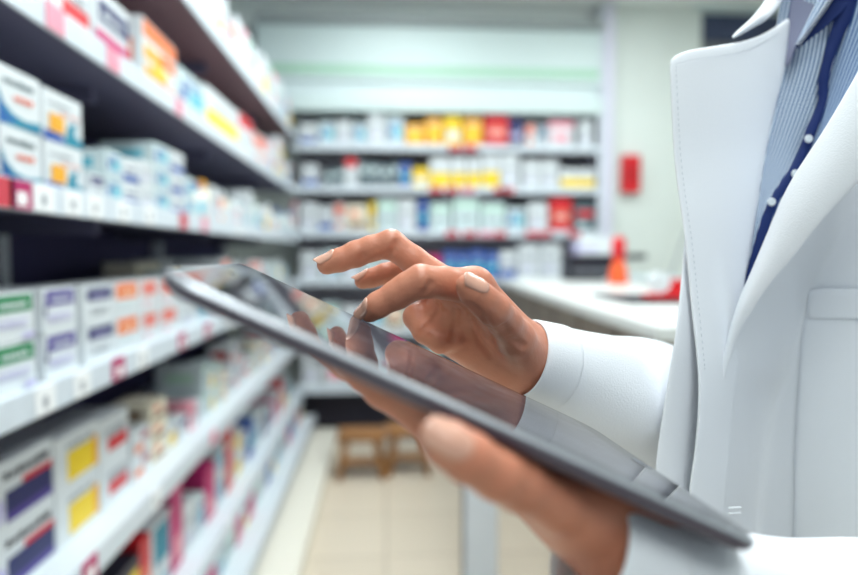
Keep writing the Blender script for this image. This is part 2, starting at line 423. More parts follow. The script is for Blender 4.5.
# per left shelf: explicit columns seen close by (px from, px to, height, stack, design) and then a looser mix to the far end
LEFT = {
 0: dict(front=-0.575, cols=[], start=0.7, mix=PALE, hr=(.13, .22), wr=(.075, .12), stack=0.0),
 1: dict(front=-0.57, cols=[(-30, 12, .12, 1, 'pinkbox'), (14, 50, .115, 1, 'pinkwhite'), (52, 92, .10, 1, 'redlabel'), (95, 130, .125, 1, 'redbase'), (141, 177, .15, 1, 'orangedots'),
      (178, 204, .115, 1, 'bluemotif'), (206, 236, .135, 1, 'yellowwhite'), (238, 251, .15, 1, 'redtop'), (253, 265, .13, 1, 'orangetop')], mix=PALE, hr=(.08, .15), wr=(.07, .1), stack=.3),
 2: dict(front=-0.565, cols=[(-48, -2, .088, 2, 'swoosh2'), (-1, 42, .088, 2, 'swoosh'), (44, 83, .086, 2, 'swoosh2'), (88, 104, .05, 1, 'navyhead'), (105, 121, .054, 2, 'bluemotif'), (122, 138, .052, 2, 'blueband'),
      (139, 153, .056, 2, 'plainwhite'), (154, 169, .056, 3, 'bluemotif'), (170, 183, .056, 3, 'blueband'), (184, 194, .056, 2, 'bluemotif')], mix=PALE, hr=(.06, .13), wr=(.06, .1), stack=.35, bottle=True),
 3: dict(front=-0.585, cols=[(-46, -14, .079, 2, 'greenhead'), (-10, 35, .079, 2, 'greenhead'), (43, 78, .079, 2, 'violethead'), (84, 114, .078, 2, 'navyhead'), (116, 140, .078, 2, 'orangehead'),
      (142, 159, .078, 2, 'salmonhead'), (161, 178, .076, 2, 'salmonhead'), (180, 198, .074, 2, 'plainwhite')], mix=PALE + ['salmonhead', 'redlabel'], hr=(.06, .1), wr=(.07, .1), stack=.7),
 4: dict(front=-0.625, cols=[(-86, -18, .114, 2, 'navypanel'), (-14, 53, .113, 2, 'navypanel'), (56, 99, .106, 2, 'yellowpanel'), (101, 130, .1, 2, 'redlabel'), (133, 152, .06, 2, 'orangesmall'), (153, 168, .055, 3, 'brownsmall')],
      mix=MIX, hr=(.05, .1), wr=(.06, .09), stack=.75),
 5: dict(front=-0.60, cols=[], start=0.95, mix=STRONG, hr=(.09, .19), wr=(.09, .14), stack=.3),
 6: dict(front=-0.53, cols=[], start=1.2, mix=['bluemotif', 'tealsquare', 'plainwhite', 'bluebox', 'yellowpanel', 'palegreen', 'magentabox'], hr=(.06, .105), wr=(.09, .13), stack=0.0),
}
for i, cfg in LEFT.items():
    zsh = H + LSH[i][2] - 0.008
    fx = cfg['front']
    where = f'from front on the {LNAME[i]} left shelf'
    grp = f'products on the {LNAME[i]} left shelf'
    place = lambda u, dz, fx=fx, zsh=zsh: Vector((fx, u, zsh + dz))
    idx = 0; yend = cfg.get('start', 0.8)
    for a, b, h, n, des in cfg['cols']:
        PYS = (60, 60, 150, 330, 500, 500, 520)[i]; ya = onx(a, PYS, fx).y; yb = onx(b, PYS, fx).y
        column(i, idx, (ya + yb) / 2, (yb - ya) - .002, h, rng.choice((.11, .13)), des, n, math.pi / 2, place, where, grp)
        idx += 1; yend = yb + .006
    gapmax = LSH[i - 1][1] - LSH[i][2] - 0.04 if i else 0.25
    last = None
    if i == 5:
        for des, w, h, n in [('redbox', .15, .1, 1), ('plainwhite', .1, .12, 1), ('stripes', .12, .15, 1), ('navybox', .1, .17, 1), ('darkyellow', .12, .18, 1), ('redbox', .07, .2, 1), ('tealsquare', .15, .2, 1),
                          ('magentabox', .1, .24, 1), ('plainwhite', .12, .15, 1), ('bluemotif', .1, .12, 1)]:
            column(i, idx, yend + w / 2, w, h, .14, des, n, math.pi / 2, place, where, grp); idx += 1; yend += w + .006
    while yend < Y1 - 0.14:
        w = rng.uniform(*cfg['wr']); h = rng.uniform(*cfg['hr'])
        if cfg.get('bottle') and rng.random() < .3:
            bottle(idx, yend + .028, .026, rng.uniform(.11, .15), rng.choice(['white', 'pale', 'cream']), rng.choice(['amber', 'blue', 'white']), math.pi / 2, place, where, grp)
            idx += 1; yend += .06; continue
        des = rng.choice([x for x in cfg['mix'] if x != last]); last = des
        n = 2 if rng.random() < cfg['stack'] else 1
        if h * n > gapmax: n = 1
        column(i, idx, yend + w / 2, w, h, rng.choice((.1, .13, .16)), des, n, math.pi / 2, place, where, grp)
        idx += 1; yend += w + rng.uniform(.003, .03)
# a second, darker row stands behind the small boxes of the third shelf and pale cartons behind the fourth
for q, (a, b, h, des) in enumerate([(88, 108, .15, 'navybox'), (110, 128, .14, 'slatebox'), (130, 148, .16, 'pinkbox'), (150, 190, .19, 'plainwhite')]):
    fx = -0.74; ya = onx(a, 253, fx).y; yb = onx(b, 253, fx).y
    put(box_mesh(des, yb - ya - .004, h, .1), 'medicine_box', Vector((fx, (ya + yb) / 2, H + LSH[2][2] - .008)), math.pi / 2,
        f'{DESC[des]} in the rear row of the third left shelf, {ordinal(q)} from near end', 'box', 'rear row on the third left shelf')
for q, (a, b, h, des) in enumerate([(136, 160, .19, 'brownsmall'), (162, 186, .2, 'plainwhite')]):
    fx = -0.76; ya = onx(a, 253, fx).y; yb = onx(b, 253, fx).y
    put(box_mesh(des, yb - ya - .004, h, .1), 'medicine_box', Vector((fx, (ya + yb) / 2, H + LSH[3][2] - .008)), math.pi / 2,
        f'{DESC[des]} in the rear row of the fourth left shelf', 'box', 'rear row on the fourth left shelf')

# ------------------------------------------------------------------ back shelving
bx0 = -0.60; bx1 = xr0
BROW = [151, 193, 237, 285, 335, 392]        # picture rows of the shelf fronts
BZ = [ony(430, y, YB).z for y in BROW]
BNAME = ['top', 'second', 'third', 'fourth', 'fifth', 'lowest']
bu = thing('back_shelving_unit', 'white wall shelving with green striped fascia across the back of the shop', 'shelving', (0.4, 4.4, 0))
k = MB(); k.box((bx0, 4.6, 0.0), (bx1, 4.64, BZ[0] + .32), mat('back_unit_panel', s2l(206, 202, 212), 0.7)); k.build('back_panel', bu)
k = MB(); k.box((bx1, YB - 0.03, 0), (bx1 + .06, 4.64, CEIL - .02), mat('end_panel_shadow', s2l(206, 206, 222), 0.5)); k.build('end_panel', bu)  # lilac tint paints the shadow on this side panel
xs_ = ony(598, 150, YB).x
k = MB(); k.box((xs_, YB - .012, 0), (bx1, YB - .0015, CEIL - .02), M_SHELF, .003); k.build('front_upright', bu)
for j, z in enumerate(BZ):
    xa, xb = (bx0, xs_ + .01) if j < 4 else (bx0, 0.62)
    k = MB(); k.box((xa, YB + .004, z + .02), (xb, 4.6, z + .04), M_SHELF)
    k.quad([(xa, YB + .01, z + .0195), (xa, 4.6, z + .0195), (xb, 4.6, z + .0195), (xb, YB + .01, z + .0195)], mat('back_under', s2l(196, 194, 202), .7))
    sh = k.build('shelf', bu)
    s = MB(); s.box((xa, YB, z), (xb, YB + .006, z + .045), M_STRIP, .002); s.build('price_strip', sh)
    if j in (0, 1, 2):
        for px in ([455, 470] if j == 0 else [436, 452, 468, 500, 508] if j == 1 else [452, 470, 486, 500, 532, 545, 575]):
            x = ony(px, 200, YB).x
            t = MB(); t.box((x - .04, YB - .002, z + .004), (x + .04, YB - .0002, z + .04), M_TAGR if px % 3 else M_TAGP); t.build('price_tag', sh)
# fascia with stripe
zf = lambda y: ony(430, y, YB).z
f = MB()
f.box((-.80, YB - .02, zf(112)), (bx1, YB + .1, zf(97)), M_FASC, .006)
f.box((-.80, YB + .03, zf(97)), (bx1, YB + .1, zf(82)), mat('fascia_recess', s2l(214, 228, 230), .5))
f.box((-.80, YB - .0, zf(82)), (bx1, YB + .1, zf(27) ), M_FASC, .004)
f.box((-.80, YB - .03, zf(26.5)), (bx1, YB + .1, zf(20)), mat('fascia_cap', s2l(150, 158, 160), .6), .004)
fo = f.build('fascia', bu)
g = MB(); g.box((-.80, YB - .006, zf(75)), (bx1 - .03, YB - .0004, zf(67)), M_GREEN); g.build('green_stripe', fo)
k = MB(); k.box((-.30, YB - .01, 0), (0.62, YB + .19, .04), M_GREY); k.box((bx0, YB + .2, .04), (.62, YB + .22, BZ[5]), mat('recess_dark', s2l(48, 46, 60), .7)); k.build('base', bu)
settle(bu)

BACK = {
 0: [(300, 318, 124, 'blueband'), (319, 336, 122, 'bluemotif'), (337, 352, 121, 'plainwhite'), (353, 367, 123, 'bluemotif'), (368, 386, 113, 'plainwhite'), (387, 404, 116, 'bluemotif'), (405, 425, 124, 'amberbox'),
     (426, 443, 118, 'amberbox'), (444, 462, 116, 'yellowbox'), (463, 482, 118, 'amberbox'), (484, 508, 115, 'redbox'), (509, 523, 118, 'navybox'), (525, 536, 124, 'orangetop'), (537, 546, 125, 'tealsquare'), (547, 573, 121, 'pinkwhite'), (578, 592, 121, 'plainwhite')],
 1: [(302, 319, 165, 'blueband'), (324, 334, 170, 'slatebox'), (335, 344, 168, 'slatebox'), (345, 358, 158, 'redtop'), (359, 369, 162, 'slatebox'), (370, 380, 163, 'slatebox'), (381, 390, 165, 'slatebox'), (391, 399, 163, 'slatebox'),
     (400, 411, 163, 'bluebox'), (412, 429, 168, 'yellowbox'), (430, 451, 158, 'yellowwhite'), (452, 466, 158, 'yellowwhite'), (467, 481, 158, 'yellowwhite'), (482, 500, 155, 'yellowwhite'), (501, 519, 155, 'plainwhite'), (522, 540, 161, 'plainwhite'), (541, 558, 161, 'plainwhite'), (560, 596, 169, 'yellowwhite')],
 2: [(262, 280, 203, 'plainwhite'), (281, 297, 201, 'pinkwhite'), (300, 317, 203, 'plainwhite'), (318, 333, 207, 'blueband'), (334, 345, 203, 'orangetop'), (346, 367, 205, 'brownsmall'), (369, 376, 202, 'yellowbox'), (377, 397, 199, 'palegreen'), (398, 416, 200, 'plainwhite'), (418, 428, 200, 'bluebox'),
     (430, 451, 203, 'palegreen'), (453, 479, 198, 'palegreen'), (481, 505, 203, 'palegreen'), (507, 525, 208, 'bluemotif'), (528, 548, 203, 'plainwhite'), (550, 572, 198, 'redbox'), (574, 597, 203, 'tealbox')],
 3: [(300, 320, 252, 'plainwhite'), (322, 340, 250, 'bluemotif'), (342, 360, 254, 'plainwhite'), (362, 380, 249, 'palegreen'), (382, 400, 252, 'plainwhite'), (402, 420, 254, 'redlabel'), (428, 441, 255, 'magentabox'), (443, 456, 251, 'bluebox'), (457, 470, 252, 'bluebox'), (471, 484, 250, 'bluebox'), (485, 499, 252, 'bluebox'), (500, 517, 251, 'blueband'), (519, 540, 244, 'plainwhite'), (541, 562, 244, 'plainwhite')],
 4: [(300, 318, 306, 'plainwhite'), (320, 338, 303, 'palegreen'), (340, 362, 306, 'plainwhite'), (364, 384, 304, 'bluemotif'), (386, 404, 308, 'brownsmall'), (406, 426, 304, 'plainwhite'), (428, 446, 306, 'palegreen')],
 5: [(300, 320, 350, 'plainwhite'), (322, 344, 352, 'pinkwhite'), (346, 368, 350, 'plainwhite'), (370, 392, 356, 'palegreen'), (394, 416, 350, 'plainwhite'), (418, 440, 350, 'palegreen')],
}
for j, cols in BACK.items():
    yf = YB + (.03 if j < 3 else .05)
    zsh = BZ[j] + .04
    where = f'from left on the {BNAME[j]} back shelf'
    grp = f'products on the {BNAME[j]} back shelf'
    place = lambda u, dz, zsh=zsh, yf=yf: Vector((u, yf, zsh + dz))
    for idx, (a, b, yt, des) in enumerate(cols):
        xa = ony(a, 200, yf).x; xb = ony(b, 200, yf).x
        xa = max(xa, bx0 + .003)
        if xb - xa < .03: continue
        h = ony((a + b) / 2, yt, yf).z - zsh
        column(10 + j, idx, (xa + xb) / 2, xb - xa - .006, max(h, .03), .12, des, 1, 0, place, where, grp)

# ------------------------------------------------------------------ service counter on the right
CZ = H - 0.16
ang = math.atan2(0.12, 2.85)
cr = thing('service_counter', 'long service counter with white top and grey-brown boarded front, right of the aisle', 'counter', (0.62, 2.0, 0))
RM = Matrix.Translation((0.59, 1.35, 0)) @ Matrix.Rotation(-ang, 4, 'Z')
Lc = 2.74
k = MB(); k.box((0, .0, CZ - .035), (.62, Lc, CZ), M_COUNT, .006, RM); k.build('countertop', cr)
k = MB(); k.box((.05, .03, .08), (.07, Lc - .02, CZ - .035), M_FRONT, 0, RM)
for q in range(1, 7): k.box((.047, .03 + q * .4, .08), (.0505, .038 + q * .4, CZ - .035), mat('board_seam', s2l(84, 78, 72), .7), 0, RM)
k.build('front_panel', cr)
k = MB(); k.box((.07, .03, .0), (.6, .05, CZ - .035), M_FRONT, 0, RM); k.build('end_panel', cr)
k = MB(); k.box((.09, .05, 0), (.11, Lc - .02, .08), M_DARK, 0, RM); k.build('kickboard', cr)
k = MB(); k.box((.58, .05, 0), (.6, Lc - .02, CZ - .035), M_FRONT, 0, RM); k.build('rear_panel', cr)
settle(cr)

def oncounter(px, py): return onz(px, py, CZ)
# receipt printer / black tray with a paper pack on it
P = ony(594, 281, 3.68); P.z = CZ
t = thing('receipt_printer', 'black desktop printer on the far part of the service counter', 'printer', P)
s = 3.68 / FPX
k = MB(); k.box((P.x - 30 * s, P.y - .07, CZ), (P.x + 24 * s, P.y + .1, CZ + 26 * s), M_DARK, .012)
k.box((P.x - 26 * s, P.y - .078, CZ + 8 * s), (P.x + 20 * s, P.y - .068, CZ + 11 * s), M_GREY); k.build('printer_case', t)
k = MB(); k.box((P.x + 20 * s, P.y - .04, CZ + 21 * s), (P.x + 52 * s, P.y + .06, CZ + 27 * s), M_DARK, .004); k.build('output_tray', t)
settle(t)
k = MB(); k.box((-16 * s, -.06, 0), (17 * s, .08, 18 * s), PAL['white'], .004); k.box((-19 * s, -.05, 0), (-15.5 * s, .07, 12 * s), PAL['lilac'], .003)
k.box((-16.2 * s, -.0615, 4 * s), (2 * s, -.06, 8 * s), PAL['lilac'])
o = k.build('paper_pack'); o.location = (P.x - .01, P.y, CZ + 26 * s + .001); tag(o, 'white pack of paper lying on top of the black printer', 'paper')
# orange glue bottle
P = ony(618, 284, 3.2); P.z = CZ; s = 3.2 / FPX
t = thing('squeeze_bottle', 'orange-red cone-shaped squeeze bottle standing on the service counter', 'bottle', P)
k = MB(); k.lathe([(.048, 0), (.05, .005), (.046, .06), (.028, .12), (.026, .13)], M_ORNG, 20, P); k.build('bottle_body', t, True)
k = MB(); k.lathe([(.028, .13), (.034, .135), (.036, .2), (.03, .235), (.012, .245)], M_RED, 20, P); k.build('cap', t, True)
settle(t)
# black signature mat, red and white tape roll
P = oncounter(640, 300)
k = MB(); k.box((-.13, -.18, 0), (.2, .18, .012), M_DARK, .003); k.box((-.1, -.15, .012), (.08, .15, .0128), mat('mat_inset', s2l(44, 44, 56), .5))
o = k.build('counter_mat'); o.location = (P.x + .02, P.y, CZ); tag(o, 'black flat mat on the service counter near the white coat', 'mat')
P2 = oncounter(662, 303)
t = thing('tape_dispenser', 'red tape dispenser with white roll on the service counter', 'tape dispenser', (P2.x, P2.y, CZ + .0135))
k = MB(); k.box((P2.x - .05, P2.y - .03, CZ + .0135), (P2.x + .11, P2.y + .05, CZ + .03), M_RED, .004)
k.box((P2.x + .02, P2.y + .03, CZ + .03), (P2.x + .11, P2.y + .05, CZ + .075), M_RED, .004); k.build('base', t)
k = MB(); n = 22
prof = [(.012, -.012), (.034, -.012), (.034, .012), (.012, .012)]
vs = []; fs = []
for r_, y_ in prof:
    for q in range(n):
        a = 2 * math.pi * q / n; vs.append((P2.x - .012 + r_ * math.cos(a), P2.y + y_ - .0, CZ + .066 + r_ * math.sin(a)))
for i_ in range(4):
    for q in range(n):
        fs.append([i_ * n + q, i_ * n + (q + 1) % n, ((i_ + 1) % 4) * n + (q + 1) % n, ((i_ + 1) % 4) * n + q])
k.add(vs, fs, PAL['white']); k.build('tape_roll', t); settle(t)
# pale folder, cable
P = oncounter(655, 284)
k = MB(); k.box((-.16, -.22, 0), (.22, .22, .02), PAL['white'], .003); k.box((-.12, -.16, .02), (.18, .18, .035), PAL['pale'], .003)
o = k.build('paper_stack'); o.location = (P.x + .04, P.y + .35, CZ); tag(o, 'low stack of white papers on the service counter behind the mat', 'papers')
pts = [ony(722, 160, 2.75), ony(696, 205, 2.7), ony(681, 246, 2.6), ony(670, 277, 2.5)]
pts.append(Vector((pts[-1].x - .03, 2.42, CZ + .03)))
pts.append(Vector((pts[-1].x - .02, 2.36, CZ + .004)))
c = thing('counter_wire', 'thin grey lamp curving up from the service counter', 'wire', (pts[-1].x, pts[-1].y, CZ))  # thin cable rising from the counter, built with foot and flared end
k = MB(); k.tube(pts, .0045, M_GREY, 8); k.build('stalk', c, True)
k = MB(); k.lathe([(.05, 0), (.05, .008), (.02, .014)], M_GREY, 20, pts[-1] - Vector((0, 0, .004))); k.build('base', c, True)
k = MB(); k.lathe([(.055, -.05), (.05, -.03), (.022, .02), (.008, .03)], M_GREY, 20, pts[0]); k.build('flared_end', c, True); settle(c)
# red wall sign on the pier
a = ony(620, 156, YB + .029); b = ony(637, 193, YB + .029)
k = MB(); k.box((a.x, YB - .03, b.z), (b.x, YB + .03, a.z), M_RED, .006)
k.box((a.x + .02, YB - .032, b.z + .06), (b.x - .02, YB - .03, a.z - .06), mat('red_dark', s2l(176, 14, 26), .4))
o = k.build('alarm_box'); tag(o, 'small red alarm box mounted on the pale green pier', 'alarm box')
# white stand post in the aisle
P = onz(480, 610, 0)
t = thing('stand_post', 'slim white post standing on the beige tiles behind the hands', 'post', P)
k = MB(); k.box((P.x - .055, P.y - .03, .012), (P.x + .055, P.y + .03, .62), M_STEEL, .006)
k.box((P.x - .062, P.y - .01, .012), (P.x - .055, P.y + .02, .62), M_GREY); k.build('post_shaft', t)
k = MB(); k.box((P.x - .1, P.y - .1, 0), (P.x + .1, P.y + .1, .012), M_STEEL, .003); k.build('base_plate', t)
k = MB(); k.box((P.x - .065, P.y - .04, .62), (P.x + .065, P.y + .04, .635), M_GREY, .003); k.build('cap', t); settle(t)
# wooden step stools in front of the dark recess
def stool(px, w, h, d, py, label):
    P = onz(px, py, 0)
    t = thing('wooden_stool', label, 'stool', P, 'low wooden stools')
    k = MB(); k.box((P.x - w / 2, P.y - d / 2, h - .03), (P.x + w / 2, P.y + d / 2, h), M_WOOD, .004); k.build('stool_top', t)
    for sx in (-1, 1):
        for sy in (-1, 1):
            q = MB(); q.tube([(P.x + sx * (w / 2 - .05), P.y + sy * (d / 2 - .03), h - .03), (P.x + sx * (w / 2 - .01), P.y + sy * (d / 2 - .01), 0)], [.022, .017], M_WOOD, 8); q.build('leg', t)
    q = MB(); q.box((P.x - w / 2 + .04, P.y - d / 2 + .015, h * .35), (P.x + w / 2 - .04, P.y - d / 2 + .035, h * .35 + .035), M_WOOD); q.build('crossbar', t)
    settle(t)
stool(362, .26, .24, .22, 474, 'low wooden stool nearer the left shelving')
stool(408, .24, .25, .22, 470, 'low wooden stool next to the tablet edge, right of the pair')



# ================================================================== the tablet
TA = dict(rx=1.553, ry=-0.149, rz=0.451, t=(0.009, 0.041, 0.302))
def rot3(a, b, c):
    ca, sa, cb, sb, cc, sc_ = math.cos(a), math.sin(a), math.cos(b), math.sin(b), math.cos(c), math.sin(c)
    return (np.array([[cc, -sc_, 0], [sc_, cc, 0], [0, 0, 1]]) @ np.array([[cb, 0, sb], [0, 1, 0], [-sb, 0, cb]]) @ np.array([[1, 0, 0], [0, ca, -sa], [0, sa, ca]]))
TR = rot3(TA['rx'], TA['ry'], TA['rz']); TT = np.array(TA['t'])
TL, TW, TH = 0.240, 0.1695, 0.0075
if (TR @ np.array([0, 0, 1]))[1] > 0: WS = -1.0      # make +w the screen side
else: WS = 1.0
def tab(u, v, w):                                     # tablet coordinates (long, short, out of the screen) -> sight coordinates
    return TR @ np.array([u, v, w * WS]) + TT
def tinv(p):
    q = TR.T @ (np.asarray(p) - TT); return np.array([q[0], q[1], q[2] * WS])
tc_ = c2w(tab(0, 0, 0))
tablet = thing('tablet', 'slim grey tablet computer with black glass screen held tilted between both hands', 'tablet', tuple(tc_))
def rrect(L, W, r, n=10):
    pts = []
    for cx, cy, a0 in ((L / 2 - r, W / 2 - r, 0), (-L / 2 + r, W / 2 - r, 90), (-L / 2 + r, -W / 2 + r, 180), (L / 2 - r, -W / 2 + r, 270)):
        for k_ in range(n + 1):
            a = math.radians(a0 + 90 * k_ / n); pts.append((cx + r * math.cos(a), cy + r * math.sin(a)))
    return pts
def slabring(prof, mats, capm, name, parent, R=0.0165):
    k = MB(); loops = []
    for ins, w in prof:
        loops.append([c2w(tab(x, y, w)) for x, y in rrect(TL - 2 * ins, TW - 2 * ins, max(R - ins, .001))])
    n = len(loops[0])
    for i_ in range(len(loops) - 1):
        vs = list(loops[i_]) + list(loops[i_ + 1])
        k.add(vs, [[j, (j + 1) % n, n + (j + 1) % n, n + j] for j in range(n)], mats[i_])
    if capm[0]: k.add(loops[0], [list(range(n))], capm[0])
    if capm[1]: k.add(loops[-1], [list(range(n))], capm[1])
    return k.build(name, parent)
M_ALU = mat('tablet_aluminium_dark', s2l(96, 90, 104), 0.45, metal=0.3, spec=.4)
M_CHAM = mat('tablet_chamfer_silver', s2l(176, 180, 186), 0.42, metal=0.8)
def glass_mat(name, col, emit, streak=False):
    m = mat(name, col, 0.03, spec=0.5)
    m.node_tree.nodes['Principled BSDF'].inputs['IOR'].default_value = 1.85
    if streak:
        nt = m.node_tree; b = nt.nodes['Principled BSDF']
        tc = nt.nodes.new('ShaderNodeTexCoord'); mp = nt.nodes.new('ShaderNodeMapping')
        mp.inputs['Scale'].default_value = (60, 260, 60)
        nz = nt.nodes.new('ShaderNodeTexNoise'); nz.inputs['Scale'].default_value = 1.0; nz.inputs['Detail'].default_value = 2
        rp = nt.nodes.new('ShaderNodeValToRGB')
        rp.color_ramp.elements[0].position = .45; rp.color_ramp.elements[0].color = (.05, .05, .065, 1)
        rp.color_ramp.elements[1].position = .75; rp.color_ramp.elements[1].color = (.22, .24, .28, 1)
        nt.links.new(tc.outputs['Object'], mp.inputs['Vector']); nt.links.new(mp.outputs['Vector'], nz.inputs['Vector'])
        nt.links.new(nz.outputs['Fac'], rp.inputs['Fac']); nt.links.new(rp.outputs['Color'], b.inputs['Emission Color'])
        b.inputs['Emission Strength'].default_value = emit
    return m
prof = [(.0025, 0.0), (.0007, -.0007), (.0, -.0016), (.0002, -.0036), (.0014, -.0056), (.0042, -.0070), (.009, -.0075)]
body = slabring(prof, [M_CHAM, M_CHAM, M_ALU, M_ALU, M_ALU, M_ALU], (None, M_ALU), 'casing', tablet)
for p_ in body.data.polygons: p_.use_smooth = len(p_.vertices) == 4
slabring([(.0025, -.0004), (.0025, .0001), (.0029, .0003)], [M_DARK, M_DARK], (None, glass_mat('bezel_glass', s2l(22, 22, 28), 0)), 'bezel', tablet)
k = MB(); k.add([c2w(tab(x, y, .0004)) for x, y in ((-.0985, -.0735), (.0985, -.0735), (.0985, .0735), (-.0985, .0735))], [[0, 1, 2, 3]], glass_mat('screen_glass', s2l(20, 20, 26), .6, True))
k.build('screen', tablet)
k = MB(); k.add([c2w(tab(.1085 + .0055 * math.cos(a), .0055 * math.sin(a), .00045)) for a in np.linspace(0, 2 * math.pi, 25)[:-1]], [list(range(24))], M_GREY)
k.build('home_button', tablet)
k = MB(); k.add([c2w(tab(-.109 + .002 * math.cos(a), .002 * math.sin(a), .00045)) for a in np.linspace(0, 2 * math.pi, 17)[:-1]], [list(range(16))], M_DARK)
k.build('camera_lens', tablet)
settle(tablet)

# ================================================================== signed distance modelling for the figure
def smin(a, b, k):
    if k <= 0: return np.minimum(a, b)
    h = np.clip(.5 + .5 * (b - a) / k, 0, 1)
    return b + (a - b) * h - k * h * (1 - h)
def cone(P, a, b, ra, rb):
    a = np.asarray(a, np.float32); b = np.asarray(b, np.float32); ab = b - a
    pa = P - a; t = np.clip((pa @ ab) / max(float(ab @ ab), 1e-9), 0, 1)
    return np.linalg.norm(pa - t[..., None] * ab, axis=-1) - (ra + (rb - ra) * t)
def chain(P, pts, k=.003):
    d = None
    for (a, ra), (b, rb) in zip(pts[:-1], pts[1:]):
        c = cone(P, a, b, ra, rb); d = c if d is None else smin(d, c, k)
    return d
def ell(P, c, r, Rm=None):
    q = P - np.asarray(c, np.float32)
    if Rm is not None: q = q @ np.asarray(Rm, np.float32)
    r = np.asarray(r, np.float32)
    k0 = np.linalg.norm(q / r, axis=-1); k1 = np.linalg.norm(q / (r * r), axis=-1)
    return k0 * (k0 - 1) / np.maximum(k1, 1e-6)

def surface_nets(f, lo, hi, h):
    lo = np.array(lo, np.float32); n = np.ceil((np.array(hi) - lo) / h).astype(int) + 1
    ax = [lo[i] + h * np.arange(n[i], dtype=np.float32) for i in range(3)]
    F = np.empty(n, np.float32)
    for i0 in range(0, n[0], 16):
        X, Y, Z = np.meshgrid(ax[0][i0:i0 + 16], ax[1], ax[2], indexing='ij')
        F[i0:i0 + 16] = f(np.stack([X, Y, Z], -1).reshape(-1, 3)).reshape(X.shape)
    S = F < 0
    c = np.zeros(tuple(n - 1), np.int8)
    for dx in (0, 1):
        for dy in (0, 1):
            for dz in (0, 1): c += S[dx:n[0] - 1 + dx, dy:n[1] - 1 + dy, dz:n[2] - 1 + dz]
    act = (c > 0) & (c < 8)
    I = np.argwhere(act); idx = -np.ones(act.shape, int); idx[act] = np.arange(len(I))
    acc = np.zeros((len(I), 3)); cnt = np.zeros(len(I))
    corners = [(a, b, d) for a in (0, 1) for b in (0, 1) for d in (0, 1)]
    for p in corners:
        for axis in range(3):
            if p[axis]: continue
            q = list(p); q[axis] = 1
            fp = F[I[:, 0] + p[0], I[:, 1] + p[1], I[:, 2] + p[2]]; fq = F[I[:, 0] + q[0], I[:, 1] + q[1], I[:, 2] + q[2]]
            m = (fp < 0) != (fq < 0); t = np.where(m, fp / np.where(m, fp - fq, 1), 0)
            e = np.tile(np.array(p, float), (len(I), 1)); e[:, axis] += t
            acc[m] += e[m]; cnt[m] += 1
    V = lo + h * (I + acc / cnt[:, None])
    Q = []
    for axis in range(3):
        a1, a2 = (axis + 1) % 3, (axis + 2) % 3
        sl0 = [slice(1, n[i] - 1) for i in range(3)]; sl0[axis] = slice(0, n[axis] - 1)
        sl1 = list(sl0); sl1[axis] = slice(1, n[axis])
        A, B = S[tuple(sl0)], S[tuple(sl1)]
        for flip, M_ in ((False, A & ~B), (True, B & ~A)):
            E_ = np.argwhere(M_)
            if not len(E_): continue
            off = np.array([1, 1, 1]); off[axis] = 0; E_ = E_ + off
            d1 = np.zeros(3, int); d1[a1] = 1; d2 = np.zeros(3, int); d2[a2] = 1
            g = lambda e: idx[e[:, 0], e[:, 1], e[:, 2]]
            q = np.stack([g(E_ - d1 - d2), g(E_ - d2), g(E_), g(E_ - d1)], 1)
            if flip: q = q[:, ::-1]
            Q.append(q)
    return V, np.concatenate(Q)
def relax(V, Q, it=2, lam=.5):
    E_ = np.concatenate([Q[:, [0, 1]], Q[:, [1, 2]], Q[:, [2, 3]], Q[:, [3, 0]]])
    for _ in range(it):
        s = np.zeros_like(V); c = np.zeros(len(V))
        np.add.at(s, E_[:, 0], V[E_[:, 1]]); np.add.at(c, E_[:, 0], 1)
        np.add.at(s, E_[:, 1], V[E_[:, 0]]); np.add.at(c, E_[:, 1], 1)
        V = V + lam * (s / np.maximum(c, 1)[:, None] - V)
    return V

# ------------------------------------------------------------------ right hand (touches the screen), sight coordinates
mm = lambda *a: [x / 1000 for x in a]
def J(px, py, Z, r): return (pc(px, py, Z), r / 1000)
tipu = tinv(pc(365, 322, .37))
TIP = tab(tipu[0], .0755, .0072)                      # index finger pad on the glass near the far rim
R_INDEX = [(TIP, .0066), J(378, 305, .366, 7.4), J(397, 294.5, .365, 8.3), J(408, 287, .364, 8.5), J(421, 281.5, .364, 9.6), J(445, 283, .372, 9.4), J(474, 287, .385, 11.6)]
R_MIDDLE = [J(327, 264.5, .402, 6.4), J(340, 260, .403, 7.3), J(356, 254, .404, 8.2), J(371, 248.5, .404, 8.0), J(391, 244, .404, 9.0), J(413, 260, .404, 8.8), J(450, 288, .405, 11)]
R_RING = [J(362.5, 281, .425, 5.4), J(372, 278, .426, 6.2), J(384, 274, .427, 6.8), J(402, 270, .428, 8.0), J(425, 278, .428, 8.2), J(450, 292, .424, 10.2)]
R_PINKY = [J(455, 340, .412, 6.2), J(440, 343, .412, 6.6), J(424, 332, .416, 7.2), J(416, 317, .424, 8.4), J(432, 305, .433, 8.0), J(455, 302, .437, 9.5)]
R_THUMB = [J(467.5, 286, .349, 6.6), J(474, 292, .351, 8.2), J(484, 301, .355, 8.8), J(493, 309, .360, 9.4), J(505, 322, .375, 9.6), J(515, 338, .392, 12), J(528, 358, .412, 14)]
WR = pc(541, 358, .424)
